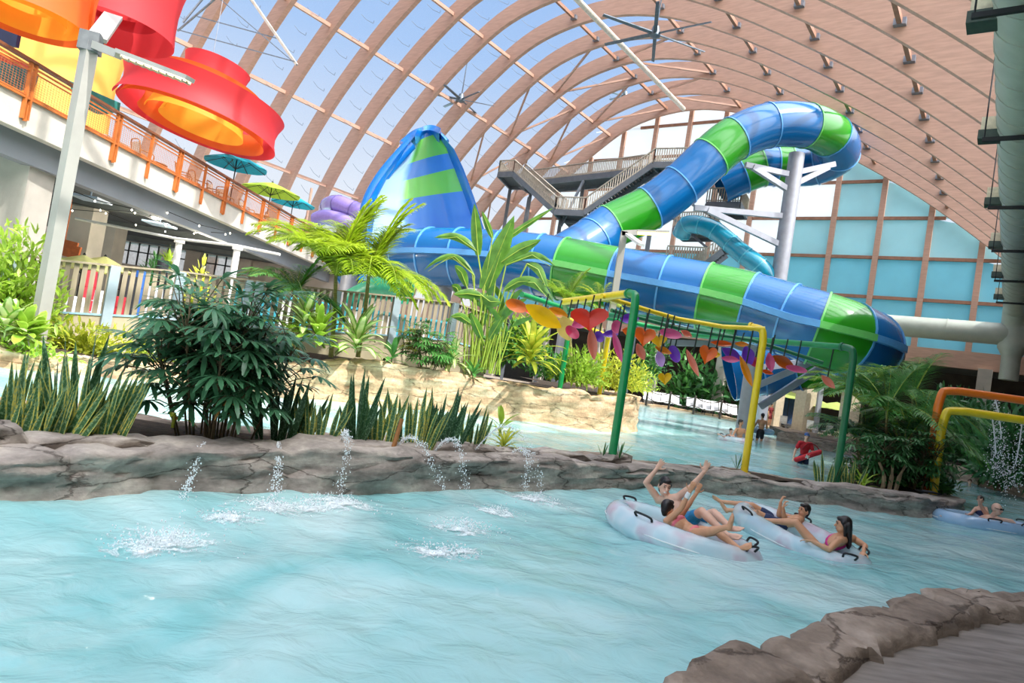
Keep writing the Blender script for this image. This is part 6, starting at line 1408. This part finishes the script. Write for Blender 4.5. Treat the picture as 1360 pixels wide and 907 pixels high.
def tube_ring(c, ax, La, Lb, r, label, m, z=.04, handles=(.8, 2.4, 4.0, 5.5), waist=0, tilt=0):
    ax = Vector((ax[0], ax[1], 0)).normalized(); bx = Vector((-ax.y, ax.x, 0)); c = Vector((c.x, c.y, z)); rt_ = empty('inflatable_tube', c, label, 'inflatable tube')
    def P_(a): k = 1-waist*math.cos(a)**0*(math.exp(-(math.cos(a)/.3)**2)); return c+ax*(La-r)*math.cos(a)+bx*(Lb-r)*math.sin(a)*k-Z*tilt*math.cos(a)
    n = 64; mb = MB(); pts = [P_(2*PI*i/n) for i in range(n)]; rr = [r*(1+.012*math.cos(i*PI)) for i in range(n)]
    mb.tube(pts, rr, 16, closed=True); mb.build('ring', m, rt_, ang=80)
    mb = MB(); mb.tube([p+Vector((p.x-c.x, p.y-c.y, 0)).normalized()*r*1.0 for p in pts], .008, 5, closed=True); mb.build('seam', WHT, rt_)
    for a in handles:
        p0, p1 = P_(a-.13), P_(a+.13); o_ = Vector((P_(a).x-c.x, P_(a).y-c.y, 0)).normalized(); u_ = (Z*.8+o_*.5).normalized()
        mb = MB(); mb.tube(crom([p0+u_*r*.95, p0+u_*(r+.06), p1+u_*(r+.06), p1+u_*r*.95], 5), .014, 7); mb.build('handle', BLK, rt_)
    return rt_
c1 = atz(905, 705, .08); c1 = (atz(848, 693, .08)+atz(966, 722, .08))/2
tube_ring(c1, atz(966, 722, 0)-atz(848, 693, 0), .95, .60, .165, 'clear double tube carrying the man and the girl with raised arms', VIN, handles=(2.55, 4.3, 5.9, .5), tilt=.09)
c2 = (atz(990, 687, .04)+atz(1142, 741, .04))/2
tube_ring(c2, atz(1148, 736, 0)-atz(1000, 684, 0), 1.08, .60, .165, 'clear double tube carrying the boy and the long-haired woman', VIN, z=.0, handles=(.75, 1.9, 4.2, 5.9), tilt=.12)
c3 = atz(1308, 694, .08); tube_ring(c3, (1, -.12), .98, .60, .17, 'pale blue double tube with the bald man and child at the right edge', VBL, handles=(2.6, 4.6, 5.3, .5))
tube_ring(atz(1318, 637, .05), (1, -.3), .75, .45, .16, 'empty pale tube drifting at the right under the falling water', VBL)
tube_ring(atz(978, 585, .06), (1, 0), .8, .55, .18, 'pale tube carrying the man and child far out in the pool', VIN)
# ------------------------------------------------------------------ the riders
TRB = mat('bright blue trunks', '2f9ad8', .7, var=.15, scale=9, col2='1b6f8f'); TRG = mat('green trunks cuff', '1d7a4a', .7); PNK = mat('coral pink top', 'f07a86', .6); MAG = mat('magenta bikini', 'e0218a', .5); NVY = mat('navy shorts', '26365e', .7); BLKT = mat('black trunks', '1f2226', .7); REDS = mat('red shirt', 'c01c2c', .7, var=.1); BCAP = mat('blue cap', '2d5aa0', .7)
person(J_(head=(882.5, 646, 9.0), face=(.12, -1, -.12), hup=(.12, 0, 1), neck=(887, 662, 9.0), pelvis=(915, 694, 8.72), shL=(899, 661, 8.85), shR=(875, 664, 9.12),
          elL=(919, 646, 8.72), wrL=(935, 627, 8.62), haL=(.25, 0, 1), hnL=(-.2, -1, 0), elR=(858, 641, 9.1), wrR=(872, 623, 9.05), haR=(.5, 0, .9), hnR=(0, -1, .2),
          hipL=(920, 692, 8.8), knL=(948, 681, 8.6), anL=(972, 702, 8.3), toL=(986, 703, 8.15), hipR=(911, 695, 8.66), knR=(932, 679, 8.4), anR=(966, 711, 8.12), toR=(984, 714, 8.0), fuL=(0, -1, 1), fuR=(0, -1, 1), cuL=.25, cuR=.3),
       1.0, 'smiling short-haired person in blue trunks with both arms raised, in the nearest tube', 'c', 'short', (('trunks', TRB, 'swim_trunks'),), .007, smile=True)
person(J_(head=(887, 675, 8.32), face=(.75, .6, .1), neck=(891, 688, 8.32), pelvis=(921, 708, 8.14), shL=(884, 690, 8.42) if False else (901, 689, 8.5), shR=(886, 692, 8.2),
          elL=(911, 675, 8.42), wrL=(925, 655, 8.36), haL=(.25, 0, 1), hnL=(0, 1, 0), elR=(904, 676, 8.12), wrR=(916, 653, 8.08), haR=(.3, 0, 1), hnR=(0, 1, 0),
          hipL=(926, 706, 8.22), knL=(952, 706, 7.98), anL=(982, 729, 7.72), toL=(1001, 723, 7.66), hipR=(920, 710, 8.08), knR=(940, 706, 7.84), anR=(969, 699, 7.72), toR=(974, 681, 7.72), fuL=(0, -1, 1), fuR=(-1, 0, .2)),
       .86, 'dark-haired girl in a coral top, seen from behind with arms raised in the nearest tube', 'b', 'back', (('top', PNK, 'swim_top'), ('brief', PNK, 'swim_bottom'), ('wristband', WHT, 'wristband')), .007)
person(J_(head=(1068, 678, 9.85), face=(-1, -.25, .1), neck=(1064, 689, 9.85), pelvis=(1040, 697, 9.98), shL=(1059, 692, 9.68), shR=(1056, 688, 10.02),
          elL=(1042, 689, 9.62), wrL=(1040, 674, 9.6), haL=(.25, 0, 1), hnL=(1, 0, 0), elR=(1034, 684, 9.98), wrR=(1037, 667, 9.96), haR=(.3, 0, 1), hnR=(1, 0, 0), cuL=1.2, cuR=1.3,
          hipL=(1037, 698, 9.92), knL=(1006, 681, 9.96), anL=(964, 677, 10.1), toL=(956, 666, 10.15), hipR=(1034, 694, 10.08), knR=(999, 671, 10.15), anR=(957, 666, 10.35), toR=(946, 659, 10.4), fuL=(1, 0, 0), fuR=(1, 0, 0)),
       .82, 'boy with short dark hair and raised fists, legs over the end of the second tube', 'b', 'short', (('trunks', NVY, 'swim_trunks'),), .007)
person(J_(head=(1120, 697, 9.0), face=(-1, .25, -.05), neck=(1119, 712, 9.02), pelvis=(1098, 732, 9.25), shL=(1114, 718, 8.84), shR=(1133, 715, 9.18),
          elL=(1101, 730, 8.62), wrL=(1079, 719, 8.72), haL=(-1, .35, -.05), hnL=(-.2, -.2, -1), elR=(1149, 725, 9.05), wrR=(1147, 733, 8.82), haR=(-.6, -.6, -.4), hnR=(-.3, -.3, -1),
          hipL=(1093, 737, 9.15), knL=(1057, 694, 9.36), anL=(1012, 691, 9.6), toL=(1003, 672, 9.62), hipR=(1100, 737, 9.35), knR=(1075, 728, 9.6), anR=(1062, 736, 9.9), toR=(1050, 735, 10), fuL=(1, 0, 0)),
       .93, 'long-haired woman in a magenta bikini leaning on the right end of the second tube', 'b', 'long', (('top', MAG, 'bikini_top'), ('brief', MAG, 'bikini_bottom')), .007)
person(J_(head=(1324, 676, 13.9), face=(.45, -1, -.05), neck=(1318, 688, 14.0), pelvis=(1290, 696, 14.1), shL=(1327, 690, 13.85), shR=(1313, 687, 14.15), elL=(1343, 692, 13.75), wrL=(1352, 700, 13.7), haL=(1, 0, -.3), hnL=(0, -.3, -1), elR=(1306, 677, 14.1), wrR=(1301, 668, 13.95), haR=(-.3, 0, 1),
          hipL=(1288, 697, 14.0), knL=(1272, 686, 13.95), anL=(1256, 692, 13.9), toL=(1250, 686, 13.9), hipR=(1288, 695, 14.2), knR=(1272, 684, 14.25), anR=(1258, 690, 14.3), toR=(1252, 684, 14.3)),
       1.0, 'bald person in dark sunglasses reclining in the pale blue tube at the right edge', 'c', None, (('trunks', mat('pale blue shorts', '8fb4d8', .7), 'swim_trunks'),), .010, 1.1, glasses=True)
person(J_(head=(1302, 664, 14.3), face=(-.6, -1, -.2), neck=(1302, 673, 14.3), pelvis=(1301, 690, 14.3), shL=(1309, 675, 14.25), shR=(1296, 675, 14.35), elL=(1312, 684, 14.1), wrL=(1303, 672, 14.05), haL=(-.3, 0, 1), elR=(1290, 682, 14.2), wrR=(1284, 684, 14.0), haR=(-1, -.2, -.1),
          hipL=(1303, 691, 14.2), knL=(1286, 690, 14.0), anL=(1278, 700, 13.95), toL=(1270, 699, 13.9), hipR=(1298, 691, 14.35), knR=(1282, 689, 14.3), anR=(1274, 700, 14.3), toR=(1266, 699, 14.3)),
       .68, 'dark-haired child in a navy swimsuit sitting in the pale blue tube', 'c', 'short', (('suit', NVY, 'swimsuit'),), .010, 1.2)
def stand(x, y, Y, az, s, hgt=1.0, arms=None, z=None):
    """upright figure: (x, y) is where the waterline or ground meets it, z the height of the soles"""
    b = at(x, y, Y); b.z = z; f = Vector((math.sin(az), math.cos(az), 0)); sd = f.cross(Z); k = s
    P_ = lambda sx, fy, h: b+sd*(sx*k)+f*(fy*k)+Z*(h*k)
    J = dict(head=P_(0, .03, 1.66), face=f, neck=P_(0, 0, 1.48), pelvis=P_(0, 0, .95), shL=P_(-.19, 0, 1.42), shR=P_(.19, 0, 1.42), hipL=P_(-.09, 0, .92), hipR=P_(.09, 0, .92), knL=P_(-.11, .03, .5), knR=P_(.11, .03, .5), anL=P_(-.12, -.02, .08), anR=P_(.12, -.02, .08), toL=P_(-.14, .15, .03), toR=P_(.14, .15, .03))
    a = arms or {}
    J['elL'] = P_(*a.get('elL', (-.25, -.02, 1.14))); J['wrL'] = P_(*a.get('wrL', (-.27, .06, .9))); J['elR'] = P_(*a.get('elR', (.25, -.02, 1.14))); J['wrR'] = P_(*a.get('wrR', (.27, .06, .9)))
    J['hnL'] = sd; J['hnR'] = -sd
    return J, P_
Jg, Pg = stand(1066, 615, 23, PI*1.02, .98, z=-.72, arms={'elL': (-.27, .05, 1.16), 'wrL': (-.12, .24, 1.05), 'elR': (.30, .0, 1.14), 'wrR': (.36, .08, .9)})
lg_ = person(Jg, .98, 'lifeguard in a red shirt and blue cap standing waist-deep with a red rescue float', 'c', 'short', (('shirt', REDS, 'shirt'), ('trunks', NVY, 'shorts'), ('cap', BCAP, 'cap')), .011, 1.2)
rf = empty('rescue_float', Pg(0, .22, 1.05), 'red foam rescue float with a white cross held by the lifeguard', 'rescue float')
mb = MB(); cap(mb, Pg(.30, .22, .84), Pg(-.42, .24, 1.22), .085, .085, 14); mb.build('foam_tube', mat('red foam', 'd82a36', .6), rf)
mb = MB(); c = Pg(0, .315, 1.0); d = (Pg(-.42, .24, 1.22)-Pg(.3, .22, .84)).normalized(); e2 = d.cross(Vector((0, -1, 0))).normalized(); mb.bar(c-d*.07, c+d*.07, .04, .02, up=Vector((0, -1, 0))); mb.bar(c-e2*.07, c+e2*.07, .04, .02, up=Vector((0, -1, 0))); mb.build('white_cross', WHT, rf, smooth=False)
mb = MB(); mb.tube(crom([Pg(-.42, .24, 1.22), Pg(-.3, .2, 1.4), Pg(-.05, .16, 1.45), Pg(.15, .14, 1.2)], 5), .02, 6); mb.build('strap', mat('dark red strap', '8f1420', .7), rf)
Jm, Pm = stand(1009, 582, 33, -.15, 1.05, z=-.55, arms={'elR': (.34, .1, 1.15), 'wrR': (.45, .3, 1.02), 'elL': (-.27, .1, 1.15), 'wrL': (-.2, .3, 1.0)})
person(Jm, 1.05, 'bare-backed person in black trunks standing in the pool beyond the yellow post', 'b', 'short', (('trunks', BLKT, 'swim_trunks'),), .014, 1.3)
tube_ring(Pm(.35, .6, 0), (1, .3), .7, .5, .16, 'pale tube held by the bare-backed person beyond the yellow post', VBL, z=Pm(0, 0, .95).z)
Jr, Pr = stand(1021, 566, 52, 2.6, 1.0, z=.12)
person(Jr, 1.0, 'person in dark red clothes standing on the far shore beside the slide column', 'b', 'short', (('shirt', mat('dark red clothes', '7c1f24', .8), 'shirt'), ('trunks', mat('dark red clothes', '7c1f24', .8), 'trousers')), .02, 1.6)
q = lambda x, y, Y: (x, y, Y)
person(J_(head=(984, 561, 29.2), face=(.8, -.5, 0), neck=(983, 568, 29.2), pelvis=(982, 585, 29.2), shL=(978, 570, 29.1), shR=(989, 571, 29.3), elL=(974, 577, 29), wrL=(972, 583, 28.9), elR=(991, 579, 29.2), wrR=(989, 585, 29), haL=(-.3, 0, -1), haR=(-.3, 0, -1)), 1.0, 'bare-chested person sitting up in the far tube, behind the child', 'b', 'short', (), .014, 1.3)
person(J_(head=(971, 572, 28.8), face=(.3, -1, 0), neck=(970, 577, 28.8), pelvis=(969, 588, 28.8), shL=(966, 578, 28.75), shR=(974, 579, 28.85), elL=(962, 580, 28.6), wrL=(956, 577, 28.5), elR=(977, 584, 28.7), wrR=(976, 588, 28.6), haL=(-1, 0, .1), haR=(-.3, 0, -1)), .75, 'child leaning out of the far tube with one arm stretched left', 'c', 'short', (), .014, 1.4)
person(J_(head=(1288, 640, 24.8), face=(-.4, -1, 0), neck=(1288, 646, 24.8), pelvis=(1290, 662, 24.9), shL=(1293, 648, 24.75), shR=(1283, 648, 24.85), elL=(1296, 653, 24.6), wrL=(1292, 657, 24.5), elR=(1280, 653, 24.6), wrR=(1283, 657, 24.5)), .85, 'swimmer with only head and shoulders above the water, right of the rock corner', 'c', 'short', (), .014, 1.3, hairm=mat('brown hair', '6b4a38', .6))
